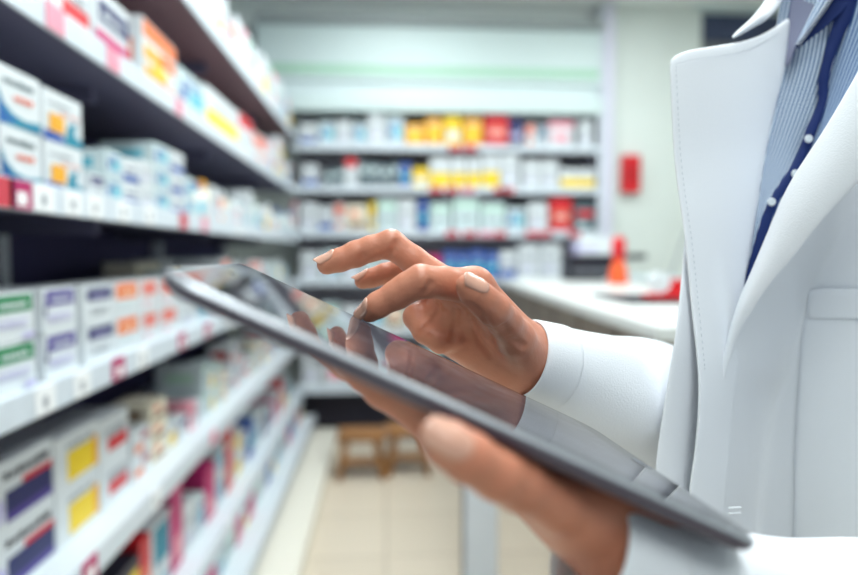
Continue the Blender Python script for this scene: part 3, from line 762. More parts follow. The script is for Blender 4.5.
def d_right(P):
    palm = cone(P, R_INDEX[-1][0], pc(522, 345, .414), .0112, .0150)
    for a, ra, b, rb in ((R_MIDDLE[-1][0], .0115, pc(526, 351, .424), .015), (R_RING[-1][0], .011, pc(528, 358, .430), .015),
                         (R_PINKY[-1][0], .0105, pc(526, 367, .432), .0145), (pc(442, 331, .422), .0125, pc(508, 366, .424), .0162),
                         (pc(432, 318, .426), .0105, pc(470, 320, .425), .012), (pc(470, 320, .424), .013, pc(515, 358, .424), .014), (pc(468, 296, .408), .012, pc(450, 318, .424), .0115)):
        palm = smin(palm, cone(P, a, b, ra, rb), .010)
    palm = smin(palm, cone(P, pc(517, 357, .424), pc(546, 364, .432), .0205, .0198), .012)
    palm = smin(palm, cone(P, pc(546, 364, .432), pc(640, 390, .48), .0198, .028), .012)
    d = smin(palm, chain(P, R_THUMB), .005)
    for ch, kk in ((R_INDEX, .006), (R_MIDDLE, .004), (R_RING, .005), (R_PINKY, .0025)):
        d = smin(d, chain(P, ch, .0025), kk)
    return d
def creases(f, lines_, r=.0020, z0=.30):
    """shallow grooves along lines drawn on the skin"""
    balls = []
    for pl in lines_:
        pl = np.array(pl, float)
        for a, b in zip(pl[:-1], pl[1:]):
            for t in np.linspace(0, 1, 7):
                q = a * (1 - t) + b * t; Z = z0
                for _ in range(60):
                    d = float(f(pc(q[0], q[1], Z)[None].astype(np.float32))[0]); Z += d * .8
                    if d < .0003 or Z > .55: break
                if Z < .5: balls.append(pc(q[0], q[1], Z))
    ch = np.array(balls, np.float32)
    def g(P):
        d = f(P); near = np.abs(d) < .004
        if near.any():
            Q = P[near]; m = np.full(len(Q), 9., np.float32)
            for c in ch: m = np.minimum(m, np.linalg.norm(Q - c, axis=-1))
            h = np.clip((r * 1.7 - m) / (r * 1.7), 0, 1)
            d = d.copy(); d[near] = d[near] + h * h * (3 - 2 * h) * r
        return d
    return g
R_CREASE = [[(437, 303), (438, 312), (432, 322), (421, 332)], [(456, 311), (455, 325), (452, 340)], [(470, 318), (478, 338), (490, 356)],
            [(388, 256), (394, 249), (396, 243)], [(359, 264), (362, 256)], [(425, 293), (431, 284)], [(503, 326), (512, 340), (524, 346)],
            [(470, 305), (480, 313), (490, 330)]]
d_right_c = creases(d_right, R_CREASE)
# ------------------------------------------------------------------ left hand (holds the tablet from below)
def under(u, v, r, gap=.0002): return tab(u, v, -TH - r - gap)
def fromview(px, py, Z, r):
    """point on a sight line, pushed off the tablet's back when it would touch it"""
    p = pc(px, py, Z); q = tinv(p)
    w = min(q[2], -TH - r / 1000 - .0002)
    return (tab(q[0], q[1], w), r / 1000)
L_THUMB = [J(438, 437, .214, 6.6), J(447, 443, .2145, 7.8), J(468, 457, .216, 8.6), J(497, 474, .222, 9.0), J(520, 486, .229, 9.0), J(556, 502, .244, 11), J(594, 520, .262, 14)]
L_INDEX = [fromview(352, 352, .30, 7), fromview(368, 366, .294, 8), fromview(386, 382, .287, 9), fromview(418, 410, .281, 9.2), fromview(452, 438, .275, 11.5)]
q0 = tinv(L_INDEX[-1][0])
def fin(du, dv, l, rs):
    pts = []
    for i_, r in enumerate(rs):
        t = i_ / (len(rs) - 1)
        pts.append((under(q0[0] + du - l * t * .93, q0[1] + dv + l * t * .36, r / 1000), r / 1000))
    return pts[::-1]
L_MIDDLE = fin(.008, .019, .085, (11, 9.5, 9, 8.5, 7))
L_RING = fin(.018, .036, .078, (10.5, 9, 8.6, 8.2, 6.8))
L_PINKY = fin(.031, .052, .058, (9.5, 8, 7.5, 7, 6))
LWR = pc(592, 522, .270)
def d_left(P):
    palm = cone(P, L_INDEX[-1][0], pc(578, 503, .262), .0120, .0170)
    for ch, b, rb in ((L_MIDDLE, pc(583, 500, .274), .0155), (L_RING, pc(590, 499, .282), .015), (L_PINKY, pc(598, 500, .290), .0145)):
        palm = smin(palm, cone(P, ch[-1][0], b, ch[-1][1], rb), .010)
    palm = smin(palm, cone(P, pc(586, 508, .266), pc(632, 548, .268), .0200, .0205), .014)
    palm = smin(palm, cone(P, pc(632, 548, .268), pc(760, 640, .29), .0205, .03), .014)
    d = smin(palm, chain(P, L_THUMB), .008)
    for ch, kk in ((L_INDEX, .005), (L_MIDDLE, .003), (L_RING, .003), (L_PINKY, .003)):
        d = smin(d, chain(P, ch, .0025), kk)
    # the back of the tablet presses the flesh flat
    q = (P - TT) @ TR; w = q[:, 2] * WS
    inside = (np.abs(q[:, 0]) < TL / 2 + .001) & (np.abs(q[:, 1]) < TW / 2 - .0005)
    return np.where(inside, np.maximum(d, w + TH + .0001), d)

# ------------------------------------------------------------------ body under the clothes (coarse), sight coordinates y down
SH_R = np.array([.395, -.13, .77]); SH_L = np.array([.52, -.10, .45])
EL_R = np.array([.322, .125, .68]); EL_L = np.array([.375, .205, .37])
BC = np.array([.43, 0, .59])
NECK = np.array([.415, -.20, .585]); HEAD = np.array([.385, -.36, .565])
FD = np.array([-.83, 0, -.56]); RD = np.array([-.56, 0, .83])
BASIS = np.stack([RD, [0, 1, 0], FD], 1)
FLOORY = H / math.cos(PITCH)
def foot(p): return p
def d_body(P):
    d = ell(P, BC + [0, .02, 0], (.165, .20, .105), BASIS)
    d = smin(d, ell(P, BC + [0, .25, 0], (.150, .18, .10), BASIS), .05)
    d = smin(d, ell(P, BC + [0, .40, 0], (.170, .16, .115), BASIS), .05)
    for s_ in (-1, 1): d = smin(d, ell(P, BC + FD * .066 + RD * .065 * s_ + [0, .03, 0], (.056, .056, .045), BASIS), .04)
    sr = SH_R * .84 + (NECK + [0, .09, 0]) * .16 + [0, .015, 0]; sl = SH_L * .84 + (NECK + [0, .09, 0]) * .16 + [0, .015, 0]
    d = smin(d, cone(P, sr, sl, .046, .046), .03)
    d = smin(d, cone(P, NECK + [0, .06, 0], HEAD + [.01, .08, .01], .058, .05), .03)
    d = smin(d, chain(P, [(sr + [0, .01, 0], .044), (EL_R, .036), (pc(600, 377, .455), .025)], .012), .02)
    d = smin(d, chain(P, [(sl + [0, .01, 0], .044), (EL_L, .036), (pc(700, 598, .28), .025)], .012), .02)
    # head
    d = smin(d, ell(P, HEAD, (.074, .10, .092), BASIS), .02)
    d = smin(d, ell(P, HEAD + FD * .035 + [0, .065, 0], (.052, .055, .05), BASIS), .025)
    d = smin(d, chain(P, [(HEAD + FD * .088 + [0, 0, 0], .008), (HEAD + FD * .108 + [0, .035, 0], .012)], .005), .01)
    d = smin(d, ell(P, HEAD + FD * .088 + [0, .068, 0], (.024, .008, .012), BASIS), .006)
    for s_ in (-1, 1):
        d = smin(d, ell(P, HEAD + FD * .078 + RD * .031 * s_ + [0, .004, 0], (.014, .008, .012), BASIS), .004)
        d = smin(d, ell(P, HEAD + RD * .075 * s_ + [0, .012, 0] - FD * .005, (.010, .030, .018), BASIS), .006)
    # legs down to the floor
    for s_ in (-1, 1):
        hip = BC + RD * .085 * s_ + [0, .47, 0]; kn = hip + [0, .33, -.02]; an = hip + [0, .640, -.02]
        d = smin(d, chain(P, [(hip, .085), (kn, .055), (an, .036)], .03), .04)
        d = smin(d, cone(P, an + [0, .03, 0], an + [0, .045, 0] + FD * .14, .034, .024), .02)
    return d

person = thing('person', 'person in white lab coat and blue striped shirt tapping a tablet', 'person', tuple(c2w(BC + [0, 1.2, 0]) * [1, 1, 0]))
M_SKIN = mat('skin_brown', s2l(208, 136, 108), 0.40, noise=0.05, nscale=55, bump=0.25, bscale=420, sss=0.15)
parts = []
for f_, lo, hi, h_ in ((d_right_c, (-.085, -.045, .325), (.13, .09, .47), .0011), (d_left, (-.06, .0, .19), (.125, .165, .40), .0014), (d_body, (.0, -.50, .20), (.70, 1.30, .90), .009)):
    if f_ is d_body: hi = (.70, 1.32, 1.0)
    V, Q = surface_nets(f_, lo, hi, h_); V = relax(V, Q, 1 if h_ < .0012 else 2, .4); parts.append((V, Q))
vs = []; fs = []; base = 0
for V, Q in parts:
    vs.append(c2w(V)); fs += (Q + base).tolist(); base += len(V)
me = bpy.data.meshes.new('body'); me.from_pydata(np.concatenate(vs).tolist(), [], fs); me.materials.append(M_SKIN)
me.polygons.foreach_set('use_smooth', [True] * len(fs)); me.update()
link('body', me, person)

# ------------------------------------------------------------------ fingernails
M_NAIL = mat('nail_varnish_clear', s2l(226, 172, 150), 0.2, spec=0.6, coat=.5)
def grad(f, p, e=4e-4):
    P = np.array([p + np.eye(3)[i] * s_ * e for i in range(3) for s_ in (1, -1)], np.float32)
    v = f(P); g = np.array([v[0] - v[1], v[2] - v[3], v[4] - v[5]]); return g / (np.linalg.norm(g) + 1e-9)
def nail(f, ch, Lg, over, up, halfw, m=M_NAIL, tilt=0.0):
    """curved plate on the last joint of a finger; it runs a little past the tip"""
    (t0, r0), (t1, r1) = ch[0], ch[1]
    ax = t0 - t1; ax = ax / np.linalg.norm(ax)
    up = np.asarray(up, float); up = up - ax * (up @ ax); up /= np.linalg.norm(up); sd = np.cross(ax, up)
    end = r0 + over; nu, nv = 13, 17; Vt = np.zeros((nv, nu, 3))
    def hit(x, y):
        p = t0 + ax * x + sd * y + up * .016
        for _ in range(40):
            dd = float(f(np.array([p], np.float32))[0]); p = p - up * max(dd, .00002) * .85
            if dd < .00008: break
        return (p - t0) @ up
    lim = r0 * .10
    for i_ in range(nu):
        s_ = -1 + 2 * i_ / (nu - 1)
        for j in range(nv):
            t = j / (nv - 1)
            wd = halfw * (1 - .30 * max(0, 1 - t / .3) ** 2) * (1 - .28 * max(0, (t - .8) / .2) ** 2)
            x = end - Lg + t * Lg + (s_ * s_) * .0018 * max(0, 1 - t / .5) - (s_ * s_) * .0020 * max(0, (t - .6) / .4)
            y = s_ * wd
            if x <= lim: hgt = hit(x, y)
            else:
                h0 = hit(lim, y); h1 = hit(lim - .003, y); hgt = h0 + max(min((h0 - h1) / .003, .1), -.35) * (x - lim)
            hgt += .0004 - .0007 * abs(s_) ** 8 - (.0008 if j == 0 else 0)
            Vt[j, i_] = t0 + ax * x + sd * y + up * hgt
    k = MB()
    k.add(c2w(Vt.reshape(-1, 3)).tolist(), [[j * nu + i_, j * nu + i_ + 1, (j + 1) * nu + i_ + 1, (j + 1) * nu + i_] for j in range(nv - 1) for i_ in range(nu - 1)], m)
    o = k.build('fingernail', person, True)
    sd_ = o.modifiers.new('thickness', 'SOLIDIFY'); sd_.thickness = .0005; sd_.offset = 0
    return o
nail(d_right, R_INDEX, .0168, .0018, (-.42, -.52, -.90), .0050)
nail(d_right, R_MIDDLE, .0145, .0008, (-.25, -.86, -.42), .0050)
nail(d_right, R_RING, .0125, .0012, (-.3, -.90, -.25), .0044)
nail(d_right, R_THUMB, .0160, .0010, (.74, -.25, -.62), .0048)
nail(d_left, L_THUMB, .0180, .0010, (.12, -.42, -.90), .0056)

# ================================================================== clothes
M_COAT = mat('lab_coat_cotton', s2l(236, 239, 244), 0.8, spec=.2, bump=.25, bscale=900)
def rows_mesh(name, rows, parent, m, thick=.0012, sub=1, closed=False, offset=-1, wrinkle=0.0, seed=0):
    """rows of equal point count in sight coordinates -> smooth cloth sheet"""
    n = len(rows[0]); A = np.array(rows, float)
    if wrinkle:
        r = np.random.RandomState(seed)
        for _ in range(7):
            a = r.normal(size=3) * 28; ph = r.rand() * 6
            A += (np.sin(A @ a + ph) * wrinkle * r.rand())[..., None] * np.array([.3, .2, -1])
    k = MB(); nr = len(rows)
    fs = []
    for j in range(nr - 1):
        for i_ in range(n if closed else n - 1):
            fs.append([j * n + i_, j * n + (i_ + 1) % n, (j + 1) * n + (i_ + 1) % n, (j + 1) * n + i_])
    k.add(c2w(A.reshape(-1, 3)).tolist(), fs, m)
    o = k.build(name, parent, True)
    if thick:
        md = o.modifiers.new('cloth', 'SOLIDIFY'); md.thickness = thick; md.offset = offset
    if sub:
        ms = o.modifiers.new('smooth', 'SUBSURF'); ms.levels = sub; ms.render_levels = sub
    return o
def lerp_rows(L, R, n, bulge=0.0):
    """sheet between two polylines of (px,py,Z); bulge moves the middle towards the viewer"""
    out = []
    for a, b in zip(L, R):
        pa, pb = pc(*a), pc(*b); row = []
        for i_ in range(n):
            t = i_ / (n - 1); p = pa * (1 - t) + pb * t
            p = p * (1 - bulge * 4 * t * (1 - t)); row.append(p)
        out.append(row)
    return out
def resample(pl, n):
    P = np.array(pl, float); d = np.r_[0, np.cumsum(np.linalg.norm(np.diff(P[:, :2], axis=0), axis=1))]
    t = np.linspace(0, d[-1], n)
    # Catmull-Rom through the points
    out = []
    for x in t:
        i_ = min(max(np.searchsorted(d, x) - 1, 0), len(P) - 2); u = (x - d[i_]) / max(d[i_ + 1] - d[i_], 1e-9)
        p0 = P[max(i_ - 1, 0)]; p1 = P[i_]; p2 = P[i_ + 1]; p3 = P[min(i_ + 2, len(P) - 1)]
        out.append(tuple(.5 * (2 * p1 + (p2 - p0) * u + (2 * p0 - 5 * p1 + 4 * p2 - p3) * u * u + (3 * p1 - p0 - 3 * p2 + p3) * u ** 3)))
    return out

coat_near = None
# --- coat shell: rings round the body, open in a V at the chest
CC = np.array([.436, 0, .585])
def ring_ab(y):
    t = (y + .2) / .5
    a = .152 + .015 * t; b = .183 + .022 * max(0, t)
    if y < -.08: b -= .9 * (-.08 - y); a -= .35 * (-.08 - y)
    return a, b
def shell(th, y):
    a, b = ring_ab(y)
    fold = .0035 * math.sin(9 * th + 3 * y) * min(1, max(0, (y + .05) / .2)) + .002 * math.sin(23 * th - 5 * y)
    v = FD * (a + fold) * math.cos(th) + RD * (b + fold) * math.sin(th)
    return CC + v + np.array([0, y, 0])
def shellZ(px, py, n=60):
    """distance at which a sight line first meets the shell"""
    dx, dy = (px - 429) / FPX, (py - 287.5) / FPX
    Zs = np.linspace(.25, .75, 700)
    for Z in Zs:
        p = np.array([dx * Z, dy * Z, Z]); a, b = ring_ab(p[1]); q = p - CC
        if (q @ FD / a) ** 2 + (q @ RD / b) ** 2 < 1: return float(Z)
    return .62
from math import pi
coat = None
ys = np.concatenate([np.linspace(-.185, .42, 44), np.linspace(.46, .82, 8)])
ths = np.linspace(-pi, pi, 97)[:-1]
k = MB(); Vs = [shell(t, y) for y in ys for t in ths]; fs = []
n = len(ths)
for j in range(len(ys) - 1):
    for i_ in range(n):
        f4 = [j * n + i_, j * n + (i_ + 1) % n, (j + 1) * n + (i_ + 1) % n, (j + 1) * n + i_]
        c = sum(Vs[q] for q in f4) / 4
        tm = ths[i_]
        if -.45 < tm < .33: continue                     # the coat is open here; the front sheets lie over the gap
        fs.append(f4)
k.add(c2w(np.array(Vs)).tolist(), fs, M_COAT)
coat = k.build('lab_coat', person, True)
md = coat.modifiers.new('cloth', 'SOLIDIFY'); md.thickness = .0014; md.offset = -1

# --- far lapel (her right), stands a little away from the chest
Lf = resample([(668.5, 57, .462), (669.5, 90, .459), (672, 130, .455), (676, 180, .45), (684, 243, .442), (691, 310, .434), (697, 378, .428), (697, 420, .427), (694, 455, .428), (688, 492, .429), (683, 560, .43), (680, 640, .43)], 34)
Rf = resample([(790, 15, .515), (783, 66, .51), (771, 120, .503), (764, 155, .498), (756, 200, .491), (749, 250, .482), (741, 300, .472), (735, 370, .466), (728, 440, .466), (722, 520, .466), (718, 640, .466)], 34)
lrows = lerp_rows(Lf, Rf, 12, .006)
for j, r in enumerate(lrows):
    for i_, p in enumerate(r):
        t = i_ / 11; dy = np.interp(t, [0, .1, .2, .36, .57, .74, .88, 1], [2, -1, 1, 5, 10, 10, 6, 0]) * max(0, 1 - j / 7)
        p[1] += dy / FPX * p[2]
lap = rows_mesh('lapel', lrows, coat, M_COAT, .0022, 1, wrinkle=.0006, seed=2)
lap['label'] = 'lapel with notch on the far side of the collar'
# row of stitches a little inside the notch and the outer edge
def stitch(pl, parent, zoff=.0016):
    k = MB(); q = resample(pl, int(len(pl) * 26))
    for a in range(0, len(q) - 2, 3):
        k.tube([Vector(c2w(pc(q[a][0], q[a][1], q[a][2] - zoff))), Vector(c2w(pc(q[a + 1][0], q[a + 1][1], q[a + 1][2] - zoff))), Vector(c2w(pc(q[a + 2][0] * .4 + q[a + 1][0] * .6, q[a + 2][1] * .4 + q[a + 1][1] * .6, q[a + 2][2] - zoff)))], .00022, mat('stitch_thread', s2l(196, 202, 210), .8), 5)
    k.build('stitching', parent)
stitch([(676, 64, .4625), (694, 59.5, .469), (716, 56.5, .479), (740, 52, .4885), (760, 44, .498), (778, 33, .507)], lap, .0045)
stitch([(676, 66, .4625), (678, 110, .4575), (682, 170, .451), (692, 243, .444), (699, 310, .436), (705, 370, .43)], lap, .0035)
# --- placket strip of the near front, below the V
# --- near lapel (her left)
In = resample([(912, -30, .40), (885, 20, .405), (858, 71, .41), (826, 128, .418), (793, 181, .427), (773, 228, .435), (755, 270, .442), (739, 305, .449), (728, 342, .453), (716, 382, .456), (706, 420, .457)], 26)
Out = resample([(930, 130, .392), (895, 155, .396), (858, 183, .402), (822, 222, .41), (794, 258, .420), (772, 282, .428), (753, 308, .436), (739, 328, .444), (729, 350, .450), (718, 386, .455), (708, 422, .457)], 26)
rows_mesh('lapel', lerp_rows(In, Out, 9, .012), coat, M_COAT, .0022, 1, wrinkle=.0006, seed=5)
# --- the far front hangs open ahead of the far arm
FL_ = resample([(688, 215, .462), (683, 246, .452), (678, 285, .444), (672, 330, .436), (664, 380, .432), (658, 430, .431), (655, 462, .431), (650, 540, .431), (645, 640, .431), (632, 860, .431), (620, 1150, .431)], 40)
FR_ = resample([(745, 215, .496), (742, 246, .490), (738, 285, .482), (734, 330, .474), (728, 380, .470), (722, 430, .468), (718, 462, .468), (712, 540, .468), (708, 640, .468), (704, 860, .468), (700, 1150, .468)], 40)
rows_mesh('front_panel', lerp_rows(FL_, FR_, 12, .01), coat, M_COAT, .002, 1, wrinkle=.0015, seed=21)
# --- near front: one sheet from its free edge round to the side
def near_left(py):
    if py < 380:
        xs = [p[0] for p in In]; ys_ = [p[1] for p in In]
        return float(np.interp(py, ys_, xs)) + 5, float(np.interp(py, ys_, [p[2] for p in In])) + .006
    return float(np.interp(py, [380, 415, 450, 492, 540, 660], [716.5, 708, 703, 699, 696, 690])) - max(0, py - 660) * .02, float(np.interp(py, [380, 450, 660], [.461, .458, .456]))
nf = []
for py in np.r_[np.linspace(20, 660, 46), np.linspace(680, 1150, 16)]:
    xl, zl = near_left(py); row = []
    for t in np.linspace(0, 1, 34):
        px = xl + (1060 - xl) * t ** 1.5
        zs_ = shellZ(px, py) - .009
        u = min(1, (px - xl) / 70); u = u * u * (3 - 2 * u)
        Z = zl * (1 - u) + zs_ * u
        env = min(1, max(0, (py - 250) / 120))
        Z += env * .0030 * math.sin((px - xl) / 21 + py * .006) * math.exp(-((px - xl) / 75) ** 2)
        row.append(pc(px, py, Z))
    nf.append(row)
rows_mesh('front_panel', nf, coat, M_COAT, .002, 1, wrinkle=.0006, seed=8)
k = MB()
for dy_ in (508, 513.5):
    a = pc(729, dy_, near_left(dy_)[1] - .02); b = pc(741, dy_ - .6, near_left(dy_)[1] - .02)
    k.tube([Vector(c2w(a)), Vector(c2w(b))], .0007, M_COAT, 6)
k.build('buttonhole', coat)
# --- breast pocket
def onshell(px, py, d=.0): return (px, py, shellZ(px, py) - .009 - d)
pk_rows = []
for py in np.linspace(289, 590, 16):
    xl = np.interp(py, [289, 320, 330, 400, 470, 590], [809.5, 806.5, 802, 798, 795, 794])
    row = []
    for t in np.linspace(0, 1, 10):
        px = xl + t * 112; row.append(pc(*onshell(px, py, .0035)))
    pk_rows.append(row)
pocket = rows_mesh('pocket', pk_rows, coat, M_COAT, .002, 1)
welt = []
for py in np.linspace(288.5, 319, 5):
    xl = np.interp(py, [289, 320], [809.0, 806.0]); welt.append([pc(*onshell(xl + t * 113, py, .0052)) for t in np.linspace(0, 1, 10)])
rows_mesh('pocket_welt', welt, pocket, M_COAT, .0018, 1)
# --- coat collar end by the far lapel
cA = resample([(732, 34, .488), (745, 23, .494), (757, 10, .50), (764, 0, .52), (775, -22, .525), (800, -60, .53)], 12)
cB = resample([(736, 38.5, .488), (753, 29, .494), (770, 19, .50), (780, 7, .51), (792, -12, .525), (815, -50, .53)], 12)
rows_mesh('collar', lerp_rows(cA, cB, 6, .012), coat, M_COAT, .004, 2)

# --- sleeves
def tube_rows(sts, n=28, ell_=1.0, wr=.0012, seed=1):
    C = np.array([s[0] for s in sts]); R_ = [s[1] for s in sts]; rows = []
    rr = np.random.RandomState(seed)
    for i_ in range(len(C)):
        d = C[min(i_ + 1, len(C) - 1)] - C[max(i_ - 1, 0)]; d /= np.linalg.norm(d)
        a = np.cross(d, [0, 1, 0]); a /= np.linalg.norm(a); b = np.cross(d, a)
        row = []
        for q in range(n):
            t = 2 * pi * q / n
            r = R_[i_] + (wr * (math.sin(3 * t + i_ * .9) + .7 * math.sin(5 * t - i_ * 1.7 + 1)) if i_ > 1 else 0)
            row.append(C[i_] + (a * math.cos(t) * ell_ + b * math.sin(t)) * r)
        rows.append(row)
    return rows
def densify(sts, n):
    P = [(s[0][0], s[0][1], s[0][2], s[1]) for s in sts]
    A = np.array(P); d = np.r_[0, np.cumsum(np.linalg.norm(np.diff(A[:, :3], axis=0), axis=1))]
    out = []
    for x in np.linspace(0, d[-1], n):
        i_ = min(max(np.searchsorted(d, x) - 1, 0), len(A) - 2); u = (x - d[i_]) / (d[i_ + 1] - d[i_])
        p0 = A[max(i_ - 1, 0)]; p1 = A[i_]; p2 = A[i_ + 1]; p3 = A[min(i_ + 2, len(A) - 1)]
        v = .5 * (2 * p1 + (p2 - p0) * u + (2 * p0 - 5 * p1 + 4 * p2 - p3) * u * u + (3 * p1 - p0 - 3 * p2 + p3) * u ** 3)
        out.append((v[:3], v[3]))
    return out
rs = densify([(pc(522, 358, .424), .0262), (pc(542, 363, .430), .0275), (pc(590, 384, .455), .0365), (pc(645, 403, .502), .050), (pc(685, 408, .575), .054), (EL_R, .055), (EL_R * .6 + SH_R * .4, .058), (SH_R + [0, .03, 0], .070), (SH_R * .85 + (NECK + [0, .07, 0]) * .15, .074), (SH_R * .5 + (NECK + [0, .07, 0]) * .5, .070), (NECK + [0, .055, 0], .066)], 28)
slv = rows_mesh('sleeve', tube_rows(rs, wr=.0016), coat, M_COAT, .0016, 1, closed=True); slv['label'] = 'far sleeve ending at the raised wrist'
ls = densify([(pc(586, 549, .258), .0250), (pc(630, 570, .263), .0262), (pc(700, 594, .273), .030), (pc(780, 628, .286), .038), (pc(858, 648, .303), .050), (EL_L, .062), (EL_L * .6 + SH_L * .4, .066), (SH_L + [0, .03, 0], .074), (SH_L * .85 + (NECK + [0, .07, 0]) * .15, .076), (SH_L * .5 + (NECK + [0, .07, 0]) * .5, .070), (NECK + [0, .055, 0], .066)], 28)
slv2 = rows_mesh('sleeve', tube_rows(ls, wr=.0010, seed=3), coat, M_COAT, .0016, 1, closed=True); slv2['label'] = 'near sleeve running out of the frame at bottom right'
def hem(sts, parent, seed):
    r = densify([(sts[0][0], sts[0][1] + .0012), (sts[1][0], sts[1][1] + .0012)], 4)
    rows_mesh('cuff_hem', tube_rows(r, wr=0), parent, M_COAT, .0024, 1, closed=True)
hem(rs, slv, 1); hem(ls, slv2, 2)

# --- striped shirt seen in the V
def shirt_mat(nm='shirt_blue_stripe', c0=(66, 94, 140), c1=(204, 217, 230)):
    m = bpy.data.materials.new(nm); m.use_nodes = True; nt = m.node_tree; b = nt.nodes['Principled BSDF']
    b.inputs['Roughness'].default_value = .8; b.inputs['Specular IOR Level'].default_value = .2
    uv = nt.nodes.new('ShaderNodeUVMap'); uv.uv_map = 'cloth'
    sp = nt.nodes.new('ShaderNodeSeparateXYZ'); nt.links.new(uv.outputs['UV'], sp.inputs[0])
    mu = nt.nodes.new('ShaderNodeMath'); mu.operation = 'MULTIPLY'; mu.inputs[1].default_value = 2 * pi
    si = nt.nodes.new('ShaderNodeMath'); si.operation = 'SINE'
    nt.links.new(sp.outputs[0], mu.inputs[0]); nt.links.new(mu.outputs[0], si.inputs[0])
    rp = nt.nodes.new('ShaderNodeValToRGB'); rp.color_ramp.elements[0].position = .35; rp.color_ramp.elements[1].position = .62
    rp.color_ramp.elements[0].color = (*s2l(*c0), 1); rp.color_ramp.elements[1].color = (*s2l(*c1), 1)
    mr = nt.nodes.new('ShaderNodeMapRange'); mr.inputs[1].default_value = -1; mr.inputs[2].default_value = 1
    nt.links.new(si.outputs[0], mr.inputs[0]); nt.links.new(mr.outputs[0], rp.inputs[0]); nt.links.new(rp.outputs[0], b.inputs['Base Color'])
    return m
M_SHIRT = shirt_mat(); M_NAVY = mat('shirt_navy_trim', s2l(22, 40, 92), .75, spec=.2, bump=.2, bscale=700)
def sheet_uv(o, nr, nc, stripes):
    uvl = o.data.uv_layers.new(name='cloth')
    for lp in o.data.loops:
        vi = lp.vertex_index; uvl.data[lp.index].uv = (stripes * (vi % nc) / (nc - 1), (vi // nc) / (nr - 1))
S1 = resample([(785, -22, 0.535), (782, 0, .535), (775, 60, .532), (760, 120, .527), (744, 200, .517), (735, 260, .507), (729, 330, .494)], 24)
S2 = resample([(851, -22, 0.508), (846, 0, .508), (834, 50, .507), (822, 100, .505), (809, 150, .501), (786, 205, .492), (767, 260, .486), (746, 325, .479)], 24)
sh1 = rows_mesh('shirt', lerp_rows(S1, S2, 24, .008), person, M_SHIRT, .001, 1, wrinkle=.0030, seed=11)
sheet_uv(sh1, 24, 24, 17)
S3 = resample([(849, -22, 0.505), (848, 0, .505), (836, 50, .503), (824, 100, .499), (808, 150, .495), (784, 205, .487), (766, 255, .481), (745, 325, .475)], 24)
S4 = resample([(942, -22, 0.462), (930, 0, .463), (895, 60, .464), (865, 110, .466), (832, 170, .468), (806, 220, .47), (782, 270, .472), (752, 330, .474)], 24)
sh2 = rows_mesh('shirt_front', lerp_rows(S3, S4, 20, .01), sh1, shirt_mat('shirt_deep_stripe', (52, 84, 134), (164, 182, 204)), .001, 1, wrinkle=.0015, seed=12)
sheet_uv(sh2, 24, 20, 17)
T1 = resample([(841, -22, 0.501), (838, 5, .501), (828, 45, .500), (819, 80, .498), (819, 105, .497), (806, 128, .494), (800, 152, .491), (784, 180, .486), (769, 203, .482), (758, 234, .478), (750, 268, .474), (737, 318, .470)], 30)
T2 = resample([(867, -22, 0.497), (860, 5, .497), (840, 45, .496), (829, 80, .495), (828, 105, .494), (817, 128, .491), (809, 152, .488), (795, 180, .483), (779, 203, .479), (768, 234, .475), (757, 268, .471), (743, 318, .468)], 30)
rows_mesh('placket_trim', lerp_rows(T1, T2, 5, .004), sh1, M_NAVY, .0012, 1, wrinkle=.001, seed=13)
for bx, by, bz in ((808, 139, .489), (795, 174, .484), (771, 202, .480)):
    p = c2w(pc(bx, by, bz - .003)); d = Vector(-FWD)
    k = MB(); k.lathe([(.0028, 0), (.0032, .0006), (.003, .0014), (.002, .0012)], PAL['white'], 14)
    o = k.build('button', sh1, True); o.matrix_local = Matrix.Translation(Vector(p)) @ d.to_track_quat('Z', 'Y').to_matrix().to_4x4()
# shirt collar with navy underside
rope = [(797, 46, .492), (812, 26, .494), (829, 2, .496), (843, -22, .499)]
C1 = resample([(794, 47, .495), (804, 26, .498), (816, 2, .50), (829, -22, .503)], 10)
C2 = resample(rope, 10)
shc = rows_mesh('shirt_collar', lerp_rows(C1, C2, 8, .004), sh1, M_SHIRT, .002, 1); sheet_uv(shc, 10, 8, 3)
k = MB(); q = resample([(x, y, z - .0015) for x, y, z in rope], 72)
pts_ = [Vector(c2w(pc(*p))) for p in q]
k.tube(pts_, .0013, M_NAVY, 8)
for a in range(1, len(pts_) - 1, 2):
    dn = Vector(c2w(pc(q[a][0] + .5, q[a][1] - 2.2, q[a][2] - .0009)))
    k.tube([pts_[a] + (pts_[a + 1] - pts_[a]) * .1, pts_[a] + (pts_[a + 1] - pts_[a]) * .55], .00165, PAL['white'], 8)
k.build('collar_piping', shc, True)
I1 = resample([(796, 49, .4965), (812, 28, .4975), (830, 3, .4995), (844, -22, .502)], 12)
I2 = resample([(800, 46, .496), (822, 30, .496), (838, 16, .496), (851, 2, .497), (864, -22, .499)], 12)
rows_mesh('collar_lining', lerp_rows(I1, I2, 8), sh1, M_NAVY, .0015, 1)
N1 = resample([(780, 66, .522), (786, 30, .524), (791, 0, .526), (796, -22, .528)], 10)
N2 = resample([(789, 66, .512), (795, 46, .512), (818, 0, .514), (830, -22, .517)], 10)
rows_mesh('collar_lining', lerp_rows(N1, N2, 6), sh1, mat('lining_shadow', s2l(122, 126, 152), .8), .0015, 1)  # inside of the coat, its shadow put into the slate colour

